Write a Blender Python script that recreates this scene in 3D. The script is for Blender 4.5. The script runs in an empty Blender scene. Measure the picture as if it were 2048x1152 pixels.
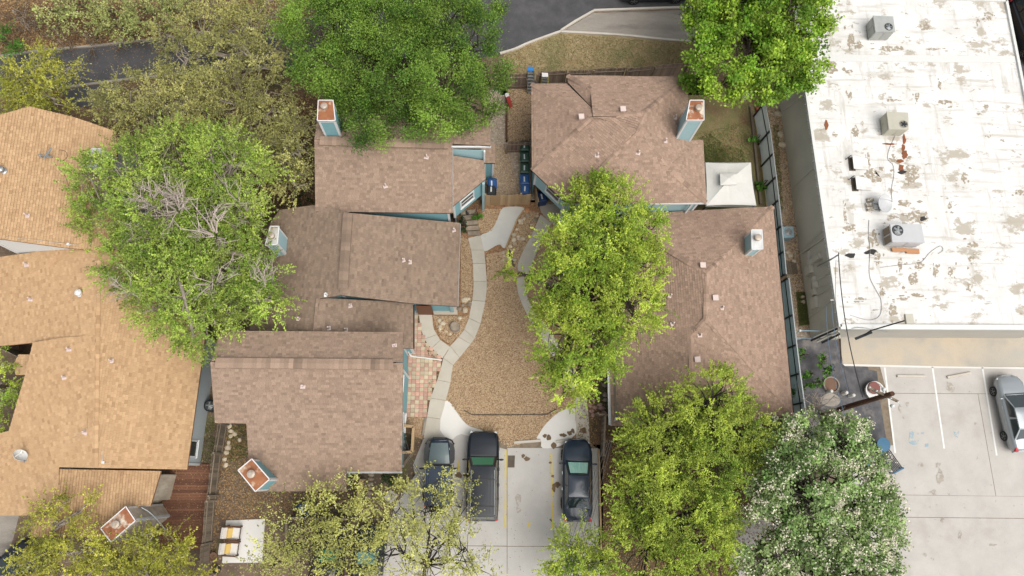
import bpy, math, random
import numpy as np
from mathutils import Vector, Matrix
random.seed(7); rng = np.random.default_rng(7)
SC = bpy.context.scene; COL = SC.collection
# ------------------------------------------------------------------ camera, world, sun, exposure
F, H = 1400.0, 44.0                       # focal length in photo pixels, camera height in metres
NADIR = (962.0, 950.0)                    # where the plumb line under the camera meets the photo
_d = np.array([(NADIR[0]-1024)/F, -(NADIR[1]-576)/F, -1.0]); _d /= np.linalg.norm(_d)
_up = -_d
_ex = np.array([1.0, 0, 0]); _ex = _ex - _up*_ex.dot(_up); _ex /= np.linalg.norm(_ex)
_ey = np.cross(_up, _ex)
R = np.array([_ex, _ey, _up])
CAMP = np.array([0, 0, H])
cam = bpy.data.cameras.new('camera'); camo = bpy.data.objects.new('camera', cam); COL.objects.link(camo)
cam.sensor_width = 36.0; cam.lens = 36.0*F/2048; cam.clip_end = 2000; cam.clip_start = 0.5
mw = Matrix([list(R[i])+[CAMP[i]] for i in range(3)]+[[0, 0, 0, 1]])
camo.matrix_world = mw
SC.camera = camo
SUN_EL, SUN_AZ = 60.0, 138.0              # degrees; azimuth clockwise from the top of the photo
wd = bpy.data.worlds.new('World'); SC.world = wd; wd.use_nodes = True
nt = wd.node_tree; nt.nodes.clear()
sky = nt.nodes.new('ShaderNodeTexSky'); sky.sky_type = 'NISHITA'; sky.sun_disc = False
sky.sun_elevation = math.radians(SUN_EL); sky.sun_rotation = math.radians(SUN_AZ)
sky.dust_density = 4.0; sky.air_density = 1.0
hs = nt.nodes.new('ShaderNodeHueSaturation'); hs.inputs['Saturation'].default_value = 0.22
bg = nt.nodes.new('ShaderNodeBackground'); bg.inputs['Strength'].default_value = 0.115
wo = nt.nodes.new('ShaderNodeOutputWorld')
nt.links.new(sky.outputs[0], hs.inputs['Color']); nt.links.new(hs.outputs[0], bg.inputs[0]); nt.links.new(bg.outputs[0], wo.inputs[0])
sl = bpy.data.lights.new('sun', 'SUN'); sl.energy = 1.5; sl.angle = math.radians(54); sl.color = (1.0, 0.95, 0.88)
so = bpy.data.objects.new('sun', sl); COL.objects.link(so)
_e, _a = math.radians(SUN_EL), math.radians(SUN_AZ)
sdir = Vector((math.sin(_a)*math.cos(_e), math.cos(_a)*math.cos(_e), math.sin(_e)))
so.rotation_euler = sdir.to_track_quat('Z', 'Y').to_euler(); so.location = (40, -20, 60)
vs = SC.view_settings; vs.view_transform = 'Standard'; vs.look = 'None'; vs.gamma = 1.0; vs.use_curve_mapping = False
vs.exposure = 0.75
SC.render.engine = 'CYCLES'
SC.cycles.use_denoising = True
SC.cycles.max_bounces = 6; SC.cycles.transparent_max_bounces = 6

# ------------------------------------------------------------------ photo pixel <-> place
def W(px, py, z=0.0):
    v = R @ np.array([(px-1024)/F, -(py-576)/F, -1.0])
    return CAMP + v*((z-H)/v[2])
def PX(p):
    c = (np.asarray(p)-CAMP) @ R
    return 1024-F*c[..., 0]/c[..., 2], 576+F*c[..., 1]/c[..., 2]
def MPP(px, py, z):                        # metres per photo pixel at a height
    return float(np.linalg.norm(W(px+8, py, z)-W(px-8, py, z))/16)
def ray_plane(px, py, pl):                 # pl: z = a x + b y + c
    v = R @ np.array([(px-1024)/F, -(py-576)/F, -1.0])
    t = (pl[0]*CAMP[0]+pl[1]*CAMP[1]+pl[2]-CAMP[2])/(v[2]-pl[0]*v[0]-pl[1]*v[1])
    return CAMP+v*t

# ------------------------------------------------------------------ materials
MATS = {}
def N(nt, t, **kw):
    n = nt.nodes.new(t)
    for k, v in kw.items(): setattr(n, k, v)
    return n
def mat(name, c1, c2=None, scale=3.0, rough=0.85, metal=0.0, tone=0.0, c3=None, scale3=0.4, th3=(0.5, 0.62), bump=0.0, bscale=30.0,
        detail=6.0, spec=0.5, attr=None, coat=0.0, fine=0.0, fscale=60.0, vor=None, trans=0.0, stretch=None, c4=None, scale4=5.0, th4=(0.6, 0.7)):
    """colour c1<->c2 by noise; c3 blotches of a larger noise; c4 speckles; tone: per-piece brightness; attr: c1<->c2 by the piece's own tone."""
    m = bpy.data.materials.new(name); m.use_nodes = True; t = m.node_tree; L = t.links.new
    b = t.nodes['Principled BSDF']; b.inputs['Roughness'].default_value = rough; b.inputs['Metallic'].default_value = metal
    b.inputs['Specular IOR Level'].default_value = spec
    if coat: b.inputs['Coat Weight'].default_value = coat; b.inputs['Coat Roughness'].default_value = 0.06
    tc = N(t, 'ShaderNodeTexCoord'); co = tc.outputs['Object']
    if stretch:
        mp = N(t, 'ShaderNodeMapping'); mp.inputs['Scale'].default_value = stretch; L(co, mp.inputs['Vector']); co = mp.outputs[0]
    def noise(s, d=detail):
        n = N(t, 'ShaderNodeTexNoise'); n.inputs['Scale'].default_value = s; n.inputs['Detail'].default_value = d; n.inputs['Roughness'].default_value = 0.6
        L(co, n.inputs['Vector']); return n.outputs['Fac']
    def ramp(src, lo, hi):
        r = N(t, 'ShaderNodeMapRange'); r.inputs[1].default_value = lo; r.inputs[2].default_value = hi; L(src, r.inputs[0]); return r.outputs[0]
    def mix(f, A, B, mode='MIX'):
        x = N(t, 'ShaderNodeMix', data_type='RGBA', blend_type=mode)
        if hasattr(f, 'links'): L(f, x.inputs[0])
        else: x.inputs[0].default_value = f
        for s, v in ((x.inputs[6], A), (x.inputs[7], B)):
            if hasattr(v, 'links'): L(v, s)
            else: s.default_value = (*v, 1)
        return x.outputs[2]
    col = None
    if attr:
        a = N(t, 'ShaderNodeAttribute', attribute_name=attr); col = mix(a.outputs['Fac'], c1, c2)
    elif vor:
        v = N(t, 'ShaderNodeTexVoronoi'); v.inputs['Scale'].default_value = vor; L(co, v.inputs['Vector'])
        sp = N(t, 'ShaderNodeSeparateColor'); L(v.outputs['Color'], sp.inputs[0]); col = mix(sp.outputs[0], c1, c2)
    elif c2 is not None: col = mix(ramp(noise(scale), 0.32, 0.68), c1, c2)
    else:
        rgb = N(t, 'ShaderNodeRGB'); rgb.outputs[0].default_value = (*c1, 1); col = rgb.outputs[0]
    if c3 is not None: col = mix(ramp(noise(scale3, 5), *th3), col, c3)
    if c4 is not None: col = mix(ramp(noise(scale4, 3), *th4), col, c4)
    if fine:
        mr = N(t, 'ShaderNodeMapRange'); mr.inputs[1].default_value = .25; mr.inputs[2].default_value = .75
        mr.inputs[3].default_value = 1-fine; mr.inputs[4].default_value = 1+fine; L(noise(fscale, 3), mr.inputs[0])
        cb = N(t, 'ShaderNodeCombineColor'); [L(mr.outputs[0], cb.inputs[i]) for i in range(3)]
        col = mix(1.0, col, cb.outputs[0], 'MULTIPLY')
    if tone:
        a = N(t, 'ShaderNodeAttribute', attribute_name='tone')
        mr = N(t, 'ShaderNodeMapRange'); mr.inputs[3].default_value = 1-tone; mr.inputs[4].default_value = 1+tone; L(a.outputs['Fac'], mr.inputs[0])
        cb = N(t, 'ShaderNodeCombineColor'); [L(mr.outputs[0], cb.inputs[i]) for i in range(3)]
        col = mix(1.0, col, cb.outputs[0], 'MULTIPLY')
    L(col, b.inputs['Base Color'])
    if bump:
        bp = N(t, 'ShaderNodeBump'); bp.inputs['Strength'].default_value = bump; bp.inputs['Distance'].default_value = 0.03
        L(noise(bscale, 4), bp.inputs['Height']); L(bp.outputs[0], b.inputs['Normal'])
    if trans:
        tr = N(t, 'ShaderNodeBsdfTranslucent'); L(col, tr.inputs[0]); ms = N(t, 'ShaderNodeMixShader'); ms.inputs[0].default_value = trans
        L(b.outputs[0], ms.inputs[1]); L(tr.outputs[0], ms.inputs[2]); L(ms.outputs[0], t.nodes['Material Output'].inputs[0])
    MATS[name] = m
    return m
def leafmat(name, c1, c2, trans=0.35):
    m = mat(name, c1, c2, attr='mixv', tone=0.62, rough=0.6, spec=0.3, trans=trans); return m

# ------------------------------------------------------------------ mesh building
class MB:
    def __init__(s): s.v = []; s.f = []; s.m = []; s.t = []; s.tone = 0.5; s.mi = 0
    def add(s, vs, fs):
        o = len(s.v); s.v.extend([tuple(map(float, p)) for p in vs])
        for f in fs: s.f.append([i+o for i in f]); s.m.append(s.mi); s.t.append(s.tone)
    def box(s, c, d, rz=0.0, Mx=None):
        hx, hy, hz = d[0]/2, d[1]/2, d[2]/2; cs, sn = math.cos(rz), math.sin(rz); vs = []
        for sx, sy, sz in ((-1,-1,-1),(1,-1,-1),(1,1,-1),(-1,1,-1),(-1,-1,1),(1,-1,1),(1,1,1),(-1,1,1)):
            x, y, z = sx*hx, sy*hy, sz*hz
            vs.append((c[0]+x*cs-y*sn, c[1]+x*sn+y*cs, c[2]+z))
        if Mx is not None: vs = [Mx @ Vector(p) for p in vs]
        s.add(vs, [(3,2,1,0),(4,5,6,7),(0,1,5,4),(1,2,6,5),(2,3,7,6),(3,0,4,7)])
    def beam(s, a, b, w, h, upv=(0, 0, 1)):            # box from a to b, width w, height h
        a = np.asarray(a, float); b = np.asarray(b, float); d = b-a; L = np.linalg.norm(d); d /= L
        u = np.asarray(upv, float); x = np.cross(d, u)
        if np.linalg.norm(x) < 1e-4: x = np.cross(d, (1, 0, 0))
        x /= np.linalg.norm(x); u = np.cross(x, d); vs = []
        for p in (a, b):
            for i, j in ((-1,-1),(1,-1),(1,1),(-1,1)): vs.append(p+x*w/2*i+u*h/2*j)
        s.add(vs, [(0,1,2,3),(7,6,5,4),(0,4,5,1),(1,5,6,2),(2,6,7,3),(3,7,4,0)])
    def prism(s, poly, z0, z1):
        n = len(poly); P = [(p[0], p[1]) for p in poly]
        if sum(P[i][0]*P[(i+1)%n][1]-P[(i+1)%n][0]*P[i][1] for i in range(n)) < 0: P = P[::-1]
        s.add([(x, y, z0) for x, y in P]+[(x, y, z1) for x, y in P],
              [tuple(range(n, 2*n)), tuple(range(n-1, -1, -1))]+[(i, (i+1)%n, (i+1)%n+n, i+n) for i in range(n)])
    def tube(s, path, rad, n=6, cap=True):
        path = [np.asarray(p, float) for p in path]; k = len(path)
        if not hasattr(rad, '__len__'): rad = [rad]*k
        vs = []; prev = None
        for i, p in enumerate(path):
            d = path[min(i+1, k-1)]-path[max(i-1, 0)]; d = d/(np.linalg.norm(d)+1e-9)
            if prev is None: x = np.cross(d, (0, 0, 1.0)) if abs(d[2]) < .95 else np.cross(d, (1.0, 0, 0))
            else: x = prev-d*prev.dot(d)
            x = x/(np.linalg.norm(x)+1e-9); prev = x; y = np.cross(d, x)
            for j in range(n):
                a = 2*math.pi*j/n; vs.append(p+(x*math.cos(a)+y*math.sin(a))*rad[i])
        fs = [(i*n+j, i*n+(j+1)%n, (i+1)*n+(j+1)%n, (i+1)*n+j) for i in range(k-1) for j in range(n)]
        if cap: fs += [tuple(range(n-1, -1, -1)), tuple((k-1)*n+j for j in range(n))]
        s.add(vs, fs)
    def lathe(s, c, prof, n=16, Mx=None):              # prof: (radius, z)
        vs = []
        for r, z in prof:
            for j in range(n):
                a = 2*math.pi*j/n; vs.append(Vector((c[0]+r*math.cos(a), c[1]+r*math.sin(a), c[2]+z)))
        if Mx is not None: vs = [Mx @ p for p in vs]
        k = len(prof)
        fs = [(i*n+j, i*n+(j+1)%n, (i+1)*n+(j+1)%n, (i+1)*n+j) for i in range(k-1) for j in range(n)]
        fs += [tuple(range(n-1, -1, -1)), tuple((k-1)*n+j for j in range(n))]
        s.add(vs, fs)
    def quad(s, a, b, c, d): s.add([a, b, c, d], [(0, 1, 2, 3)])
    def poly(s, pts): s.add(pts, [tuple(range(len(pts)))])
    def ball(s, c, r, sq=(1, 1, 1), n=8, m=5, jit=0.0):
        vs = [(c[0], c[1], c[2]-r*sq[2])]
        for i in range(1, m):
            ph = math.pi*i/m-math.pi/2
            for j in range(n):
                a = 2*math.pi*j/n; q = r*(1+random.uniform(-jit, jit))
                vs.append((c[0]+q*sq[0]*math.cos(ph)*math.cos(a), c[1]+q*sq[1]*math.cos(ph)*math.sin(a), c[2]+q*sq[2]*math.sin(ph)))
        vs.append((c[0], c[1], c[2]+r*sq[2])); T = len(vs)-1; fs = []
        for j in range(n):
            fs.append((0, 1+(j+1)%n, 1+j)); fs.append((T, T-n+j, T-n+(j+1)%n))
        for i in range(m-2):
            for j in range(n): fs.append((1+i*n+j, 1+i*n+(j+1)%n, 1+(i+1)*n+(j+1)%n, 1+(i+1)*n+j))
        s.add(vs, fs)
ROOT = {}
def tag(o, label=None, cat=None, group=None, kind=None):
    for k, v in (('label', label), ('category', cat), ('group', group), ('kind', kind)):
        if v: o[k] = v
    return o
def wloc(o):
    p = Vector((0, 0, 0))
    while o is not None: p = p+o.location; o = o.parent
    return p
def thing(name, label, cat, loc=(0, 0, 0), group=None, rz=0.0, kind=None):
    o = bpy.data.objects.new(name, None); COL.objects.link(o); o.location = tuple(map(float, loc)); o.rotation_euler = (0, 0, rz)
    o.empty_display_size = 0.2
    return tag(o, label, cat, group, kind)
def mesh(name, mb, mats, smooth=False, off=None):
    me = bpy.data.meshes.new(name); v = mb.v
    if off is not None: v = [(p[0]-off[0], p[1]-off[1], p[2]-off[2]) for p in v]
    me.from_pydata(v, [], mb.f)
    if not isinstance(mats, (list, tuple)): mats = [mats]
    for m in mats: me.materials.append(MATS[m] if isinstance(m, str) else m)
    if len(mats) > 1: me.polygons.foreach_set('material_index', mb.m)
    a = me.attributes.new('tone', 'FLOAT', 'FACE'); a.data.foreach_set('value', mb.t)
    if smooth: me.polygons.foreach_set('use_smooth', [True]*len(mb.f))
    me.update(); return me
def part(name, mb, mats, parent=None, smooth=False, local=False, label=None, kind=None):
    """one mesh object; the builder holds place coordinates unless local=True"""
    off = None if (parent is None or local) else wloc(parent)
    o = bpy.data.objects.new(name, mesh(name, mb, mats, smooth, off)); COL.objects.link(o)
    if parent is not None: o.parent = parent
    return tag(o, label, kind=kind)
def solo(name, mb, mats, label=None, cat=None, group=None, kind=None, smooth=False):
    return tag(part(name, mb, mats, smooth=smooth), label, cat, group, kind)
def kids(o): return [c for c in SC.objects if c.parent == o]
def copy_tree(o, parent=None, ch=None):
    c = o.copy(); COL.objects.link(c)
    if parent is not None: c.parent = parent; c.matrix_parent_inverse = o.matrix_parent_inverse.copy()
    for k in (ch if ch is not None else o.children): copy_tree(k, c)
    return c
def spline(pts, n=6, closed=False):
    P = [np.asarray(p, float) for p in pts]; out = []; k = len(P)
    rngi = range(k) if closed else range(k-1)
    for i in rngi:
        p0 = P[(i-1) % k] if closed or i > 0 else P[i]; p1 = P[i]; p2 = P[(i+1) % k]; p3 = P[(i+2) % k] if closed or i+2 < k else p2
        for j in range(n):
            t = j/n
            out.append(0.5*((2*p1)+(p2-p0)*t+(2*p0-5*p1+4*p2-p3)*t*t+(3*p1-p0-3*p2+p3)*t**3))
    if not closed: out.append(P[-1])
    return out
def G(pts, z=0.0): return [W(p[0], p[1], z) for p in pts]
def sheet(name, pts, z, m, kind='structure', smooth=0, thick=0.0, closed=True, parent=None):
    P = G(pts, z)
    if smooth: P = spline(P, smooth, True)
    mb = MB()
    if thick: mb.prism(P, z-thick, z)
    else:
        n = len(P); A = sum(P[i][0]*P[(i+1) % n][1]-P[(i+1) % n][0]*P[i][1] for i in range(n))
        if A < 0: P = P[::-1]
        mb.poly([(p[0], p[1], z) for p in P])
    o = part(name, mb, m, parent)
    if kind and parent is None: o['kind'] = kind
    return o
def inpoly(x, y, poly):
    x = np.asarray(x, float); y = np.asarray(y, float); r = np.zeros(x.shape, bool); n = len(poly)
    for i in range(n):
        x1, y1 = poly[i][0], poly[i][1]; x2, y2 = poly[(i+1) % n][0], poly[(i+1) % n][1]
        if y1 == y2: continue
        c = ((y1 > y) != (y2 > y)) & (x < (x2-x1)*(y-y1)/(y2-y1)+x1); r ^= c
    return r
def scatter(pts, n, z=0.0, holes=()):      # random places inside a photo outline
    P = [W(p[0], p[1], z)[:2] for p in pts]; a = np.array(P); lo, hi = a.min(0), a.max(0); out = np.zeros((0, 2))
    while len(out) < n:
        q = rng.uniform(lo, hi, (n*2, 2)); k = inpoly(q[:, 0], q[:, 1], P)
        for h in holes: k &= ~inpoly(q[:, 0], q[:, 1], [W(p[0], p[1], z)[:2] for p in h])
        out = np.vstack([out, q[k]])
    return out[:n]
def fast_mesh(name, V, Fq, mats, attrs=None, parent=None, label=None, kind=None, off=None):
    """V (n,3), Fq (m,k) equal faces; attrs: face floats"""
    V = np.asarray(V, np.float32)
    if off is not None: V = V-np.asarray(off, np.float32)
    Fq = np.asarray(Fq, np.int32); m, k = Fq.shape
    me = bpy.data.meshes.new(name); me.vertices.add(len(V)); me.vertices.foreach_set('co', V.ravel())
    me.loops.add(m*k); me.loops.foreach_set('vertex_index', Fq.ravel())
    me.polygons.add(m); me.polygons.foreach_set('loop_start', np.arange(0, m*k, k, dtype=np.int32))
    for a, val in (attrs or {}).items():
        at = me.attributes.new(a, 'FLOAT', 'FACE'); at.data.foreach_set('value', np.asarray(val, np.float32))
    me.materials.append(MATS[mats]); me.update(calc_edges=True); me.shade_flat()
    o = bpy.data.objects.new(name, me); COL.objects.link(o)
    if parent is not None: o.parent = parent
    return tag(o, label, kind=kind)
def unit(a): return a/(np.linalg.norm(a, axis=-1, keepdims=True)+1e-9)
def blades(P, A, Nn, l, w):                # rhombus per place: centre, long axis, normal, length, width
    B = unit(np.cross(Nn, A)); l = l[:, None]/2; w = w[:, None]/2
    V = np.stack([P-A*l, P+B*w, P+A*l, P-B*w], 1).reshape(-1, 3)
    return V, np.arange(len(P)*4).reshape(-1, 4)
# ------------------------------------------------------------------ colours (photo sRGB -> surface colour)
def S(r, g, b, k=0.68):
    f = lambda c: (c/255/12.92 if c <= 10 else ((c/255+0.055)/1.055)**2.4)*k
    return (f(r), f(g), f(b))
mat('dirt', S(104,84,66), S(140,120,98), 1.6, c3=S(92,92,50), scale3=0.35, th3=(.52,.66), c4=S(186,160,120), scale4=9, th4=(.62,.68), bump=.6, bscale=14, fine=.35, fscale=30)
mat('backyard_dirt', S(98,82,68), S(132,112,92), 1.2, c3=S(104,106,58), scale3=0.5, th3=(.56,.66), c4=S(196,170,134), scale4=8, th4=(.6,.66), bump=.6, bscale=16, fine=.4, fscale=26)
mat('litter_soil', S(92,70,50), S(126,98,70), 2.2, c3=S(70,74,40), scale3=0.3, th3=(.5,.65), c4=S(170,136,96), scale4=10, th4=(.58,.66), bump=.8, bscale=12, fine=.4, fscale=24)
mat('dry_grass', S(160,140,102), S(180,160,120), 2.5, c3=S(136,130,86), scale3=0.5, th3=(.48,.64), c4=S(164,132,92), scale4=1.1, th4=(.6,.7), bump=.8, bscale=30, fine=.35, fscale=22)
mat('green_grass', S(122,124,72), S(150,132,94), 1.5, c3=S(132,106,78), scale3=0.45, th3=(.5,.62), bump=.8, bscale=30, fine=.35, fscale=22)
mat('asphalt', S(72,72,74), S(90,89,91), 1.2, c3=S(108,106,107), scale3=0.35, th3=(.55,.75), bump=.3, bscale=60, fine=.2, fscale=50, rough=.9)
mat('old_asphalt', S(74,74,78), S(112,110,112), 1.6, c3=S(146,140,134), scale3=0.45, th3=(.56,.66), bump=.4, bscale=50, fine=.3, fscale=40)
mat('concrete', S(206,197,184), S(220,212,200), .7, c3=S(186,174,158), scale3=0.3, th3=(.55,.75), bump=.1, bscale=60, fine=.06, fscale=40)
mat('lot_concrete', S(194,189,182), S(208,203,196), .8, c3=S(184,176,166), scale3=0.22, th3=(.56,.72), c4=S(170,160,148), scale4=2.4, th4=(.66,.75), bump=.1, bscale=60, fine=.07, fscale=30)
mat('street_concrete', S(194,190,184), S(206,202,196), .7, c3=S(196,188,178), scale3=0.3, th3=(.56,.74), bump=.1, bscale=50, fine=.07, fscale=30)
mat('new_concrete', S(232,229,222), S(240,236,230), .7, c3=S(218,212,200), scale3=0.4, th3=(.55,.75), fine=.04, fscale=30)
mat('grey_concrete', S(206,205,198), S(218,216,208), .7, c3=S(190,186,176), scale3=0.8, th3=(.55,.75), fine=.05, fscale=30, bump=.15)
mat('slab', S(200,192,176), S(212,204,190), 1.2, c3=S(192,180,160), scale3=0.6, th3=(.56,.75), fine=.07, fscale=30, tone=.05, bump=.1)
mat('drive_concrete', S(150,142,132), S(176,168,156), .8, c3=S(126,118,110), scale3=0.5, th3=(.5,.68), fine=.12, fscale=20, bump=.2, stretch=(.4,1.6,1))
mat('walk_concrete', S(190,184,172), S(214,196,170), .5, c3=S(176,174,166), scale3=0.25, th3=(.5,.66), fine=.06, fscale=20)
mat('river_gravel', S(206,178,142), S(150,120,90), vor=16, c3=S(168,136,100), scale3=0.35, th3=(.45,.62), c4=S(236,220,196), scale4=14, th4=(.62,.68), bump=.9, bscale=26, fine=.25, fscale=30)
mat('mulch_gravel', S(180,138,98), S(122,88,62), vor=13, c4=S(214,192,158), scale4=12, th4=(.64,.7), bump=1, bscale=22, fine=.25, fscale=30)
mat('yard_gravel', S(150,130,112), S(108,92,78), vor=14, c4=S(206,190,168), scale4=12, th4=(.6,.67), bump=1, bscale=22, fine=.25, fscale=30)
mat('pale_gravel', S(196,180,160), S(160,140,118), vor=10, c3=S(134,122,84), scale3=0.5, th3=(.58,.7), c4=S(222,212,196), scale4=6, th4=(.58,.66), bump=.8, bscale=20, fine=.25, fscale=24)
mat('stone_piece', S(232,206,168), S(140,104,74), attr='tone', rough=.8)
mat('leaf_litter', S(196,160,110), S(110,78,48), attr='tone', rough=.8)
mat('grass_blade', S(158,156,98), S(196,178,134), attr='tone', rough=.7, trans=.3)
mat('green_blade', S(112,132,62), S(150,148,90), attr='tone', rough=.7, trans=.3)
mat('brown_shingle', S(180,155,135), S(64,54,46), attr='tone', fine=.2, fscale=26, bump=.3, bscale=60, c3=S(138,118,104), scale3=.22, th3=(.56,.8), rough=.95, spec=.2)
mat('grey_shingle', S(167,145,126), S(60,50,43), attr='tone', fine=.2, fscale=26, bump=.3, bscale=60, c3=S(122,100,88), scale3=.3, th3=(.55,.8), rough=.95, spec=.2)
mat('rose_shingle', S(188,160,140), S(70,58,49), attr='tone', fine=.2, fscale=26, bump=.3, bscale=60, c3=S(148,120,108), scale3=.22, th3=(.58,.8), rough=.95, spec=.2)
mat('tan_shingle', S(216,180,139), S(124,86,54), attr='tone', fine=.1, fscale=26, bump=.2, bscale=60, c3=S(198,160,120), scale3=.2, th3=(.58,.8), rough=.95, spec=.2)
mat('roof_deck', S(88,70,62)); mat('tan_deck', S(150,112,80))
mat('blue_siding', S(170,204,209), fine=.06, fscale=10, rough=.7); mat('teal_siding', S(134,182,190), fine=.08, fscale=8, rough=.7)
mat('grey_siding', S(196,204,206), fine=.06, fscale=8, rough=.7); mat('white_siding', S(232,234,232), fine=.04, fscale=8, rough=.7)
mat('trim', S(236,238,238), fine=.04, fscale=6, rough=.6)
mat('shake_siding', S(216,204,184), S(176,160,140), 3, tone=.15, fine=.25, fscale=12, bump=.5, bscale=20, stretch=(1,1,.3))
mat('rust', S(176,118,80), S(146,86,54), 1.5, c3=S(228,216,196), scale3=1.3, th3=(.52,.62), rough=.8, fine=.1, fscale=8)
mat('rust_heavy', S(176,116,74), S(148,90,58), 1.8, c3=S(214,190,164), scale3=1.6, th3=(.53,.64), rough=.75, fine=.08, fscale=8)
mat('dull_cap', S(206,206,200), S(176,168,150), 1.5, c3=S(150,120,70), scale3=1.5, th3=(.54,.64), rough=.6)
mat('white_cap', S(228,230,228), S(206,206,202), 1.5, c3=S(190,170,140), scale3=1.2, th3=(.62,.72), rough=.6)
mat('flue_metal', S(206,194,180), S(180,160,140), 4, rough=.5, metal=.3); mat('dark_hole', S(30,28,26))
mat('white_metal', S(232,232,228), fine=.04, fscale=8, rough=.5); mat('grey_metal', S(196,198,194), S(182,184,180), 2, rough=.45, metal=.2)
mat('beige_metal', S(204,200,184), S(192,188,172), 2, rough=.5); mat('pale_metal', S(208,209,210), S(200,201,202), 2, rough=.4)
mat('dark_metal', S(52,56,60), rough=.5, metal=.4); mat('black_plastic', S(34,36,38), rough=.45); mat('black_paint', S(26,28,30), rough=.4)
mat('galvanised', S(176,180,180), rough=.4, metal=.6); mat('blue_steel', S(150,178,190), rough=.5)
mat('vent_pink', S(226,206,198), fine=.1, fscale=14, rough=.7); mat('vent_white', S(240,238,234), rough=.5)
mat('wall_grey', S(206,201,186,.72), S(214,208,192,.72), .5, c3=S(190,186,174,.72), scale3=.25, th3=(.52,.7), fine=.05, fscale=20, rough=.9)
mat('wall_pale', S(194,190,180), S(204,199,188), .5, fine=.05, fscale=20, rough=.9)
mat('fence_wood', S(160,138,120), S(128,108,94), attr='tone', fine=.2, fscale=14, stretch=(1,1,.2), rough=.95)
mat('old_wood', S(158,142,122), S(122,108,92), attr='tone', fine=.2, fscale=14, rough=.95)
mat('new_wood', S(206,176,136), S(182,150,112), attr='tone', fine=.12, fscale=14, rough=.9)
mat('dark_wood', S(104,70,48), S(84,56,40), attr='tone', fine=.2, fscale=10, rough=.9)
mat('deck_wood', S(150,104,78), S(112,74,56), attr='tone', fine=.2, fscale=12, rough=.85)
mat('pole_wood', S(104,68,44), S(70,44,30), 4, fine=.3, fscale=14, rough=.95, stretch=(1,1,.2))
mat('door_brown', S(120,68,36), rough=.6)
mat('paver_pink', S(206,160,140), S(220,180,158), 3, tone=.14, fine=.12, fscale=30); mat('paver_beige', S(214,200,172), S(206,186,156), 3, tone=.12, fine=.12, fscale=30)
mat('stone', S(226,212,186), S(206,188,160), 4, tone=.12, bump=.5, bscale=14, fine=.12, fscale=20); mat('grey_stone', S(172,158,138), S(140,124,106), 3, tone=.15, bump=.6, bscale=14, fine=.2, fscale=20)
mat('pink_stone', S(196,160,148), S(176,140,128), 3, tone=.1, bump=.5, bscale=14)
mat('glass_dark', S(50,58,62), rough=.08, spec=.8); mat('window_glass', S(64,68,70), rough=.15, spec=.7)
mat('canvas', S(228,226,220), S(220,217,210), 1, rough=.9, fine=.03, fscale=10)
mat('blue_plastic', S(34,88,150), rough=.45, fine=.08, fscale=6); mat('green_plastic', S(50,84,66), rough=.5, fine=.08, fscale=6)
mat('label_white', S(226,230,230), rough=.6); mat('navy_plastic', S(24,60,110), rough=.5)
mat('yellow_paint', S(228,204,98), c3=S(206,196,174), scale3=1.8, th3=(.5,.62), rough=.85, fine=.08, fscale=20)
mat('white_paint', S(244,244,240), c3=S(222,216,206), scale3=2.0, th3=(.62,.72), rough=.8)
mat('blue_paint', S(160,182,192), c3=S(206,200,190), scale3=2.4, th3=(.48,.58), rough=.85)
mat('faint_stain', S(186,178,166), S(166,156,142), 2, rough=.9, c4=S(198,193,186), scale4=5, th4=(.48,.58)); mat('stain', S(104,84,62), S(130,108,84), 2, rough=.9); mat('joint', S(120,104,84), S(150,136,116), 3); mat('seam', S(110,98,84), S(86,76,66), 3)
mat('rubber', S(26,26,27), rough=.8); mat('rim', S(150,152,152), rough=.35, metal=.7); mat('dark_rim', S(50,52,54), rough=.4, metal=.6)
mat('red_lamp', S(200,40,44), rough=.25); mat('head_lamp', S(220,224,226), rough=.15, spec=.8)
mat('cushion_white', S(240,234,226), rough=.9); mat('cushion_yellow', S(236,200,116), rough=.9)
mat('red_paint', S(206,70,66), rough=.7); mat('blue_block', S(70,120,170), rough=.7); mat('green_block', S(70,150,90), rough=.7); mat('orange_block', S(214,104,70), rough=.7)
mat('ladder_yellow', S(220,200,100), rough=.5); mat('ladder_blue', S(50,130,200), rough=.5); mat('teal_paint', S(36,104,140), rough=.5)
mat('roof_cable', S(150,148,144), rough=.6); mat('cable', S(60,62,64), rough=.6); mat('cable_blue', S(120,150,180), rough=.6); mat('maroon', S(138,86,80), rough=.8); mat('pipe_white', S(238,236,230), rough=.4)
mat('bark', S(96,82,70), S(66,56,48), 4, bump=.8, bscale=18, fine=.3, fscale=14, stretch=(1,1,.35)); mat('grey_bark', S(178,166,152), S(140,128,116), 3, fine=.2, fscale=14)
mat('dark_bark', S(66,56,48), S(46,38,34), 4, bump=.6, bscale=18, fine=.3, fscale=14); mat('copper', S(196,140,96), rough=.5)
mat('orange_plastic', S(220,120,70), rough=.6); mat('terracotta', S(128,98,80), rough=.9)
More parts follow.
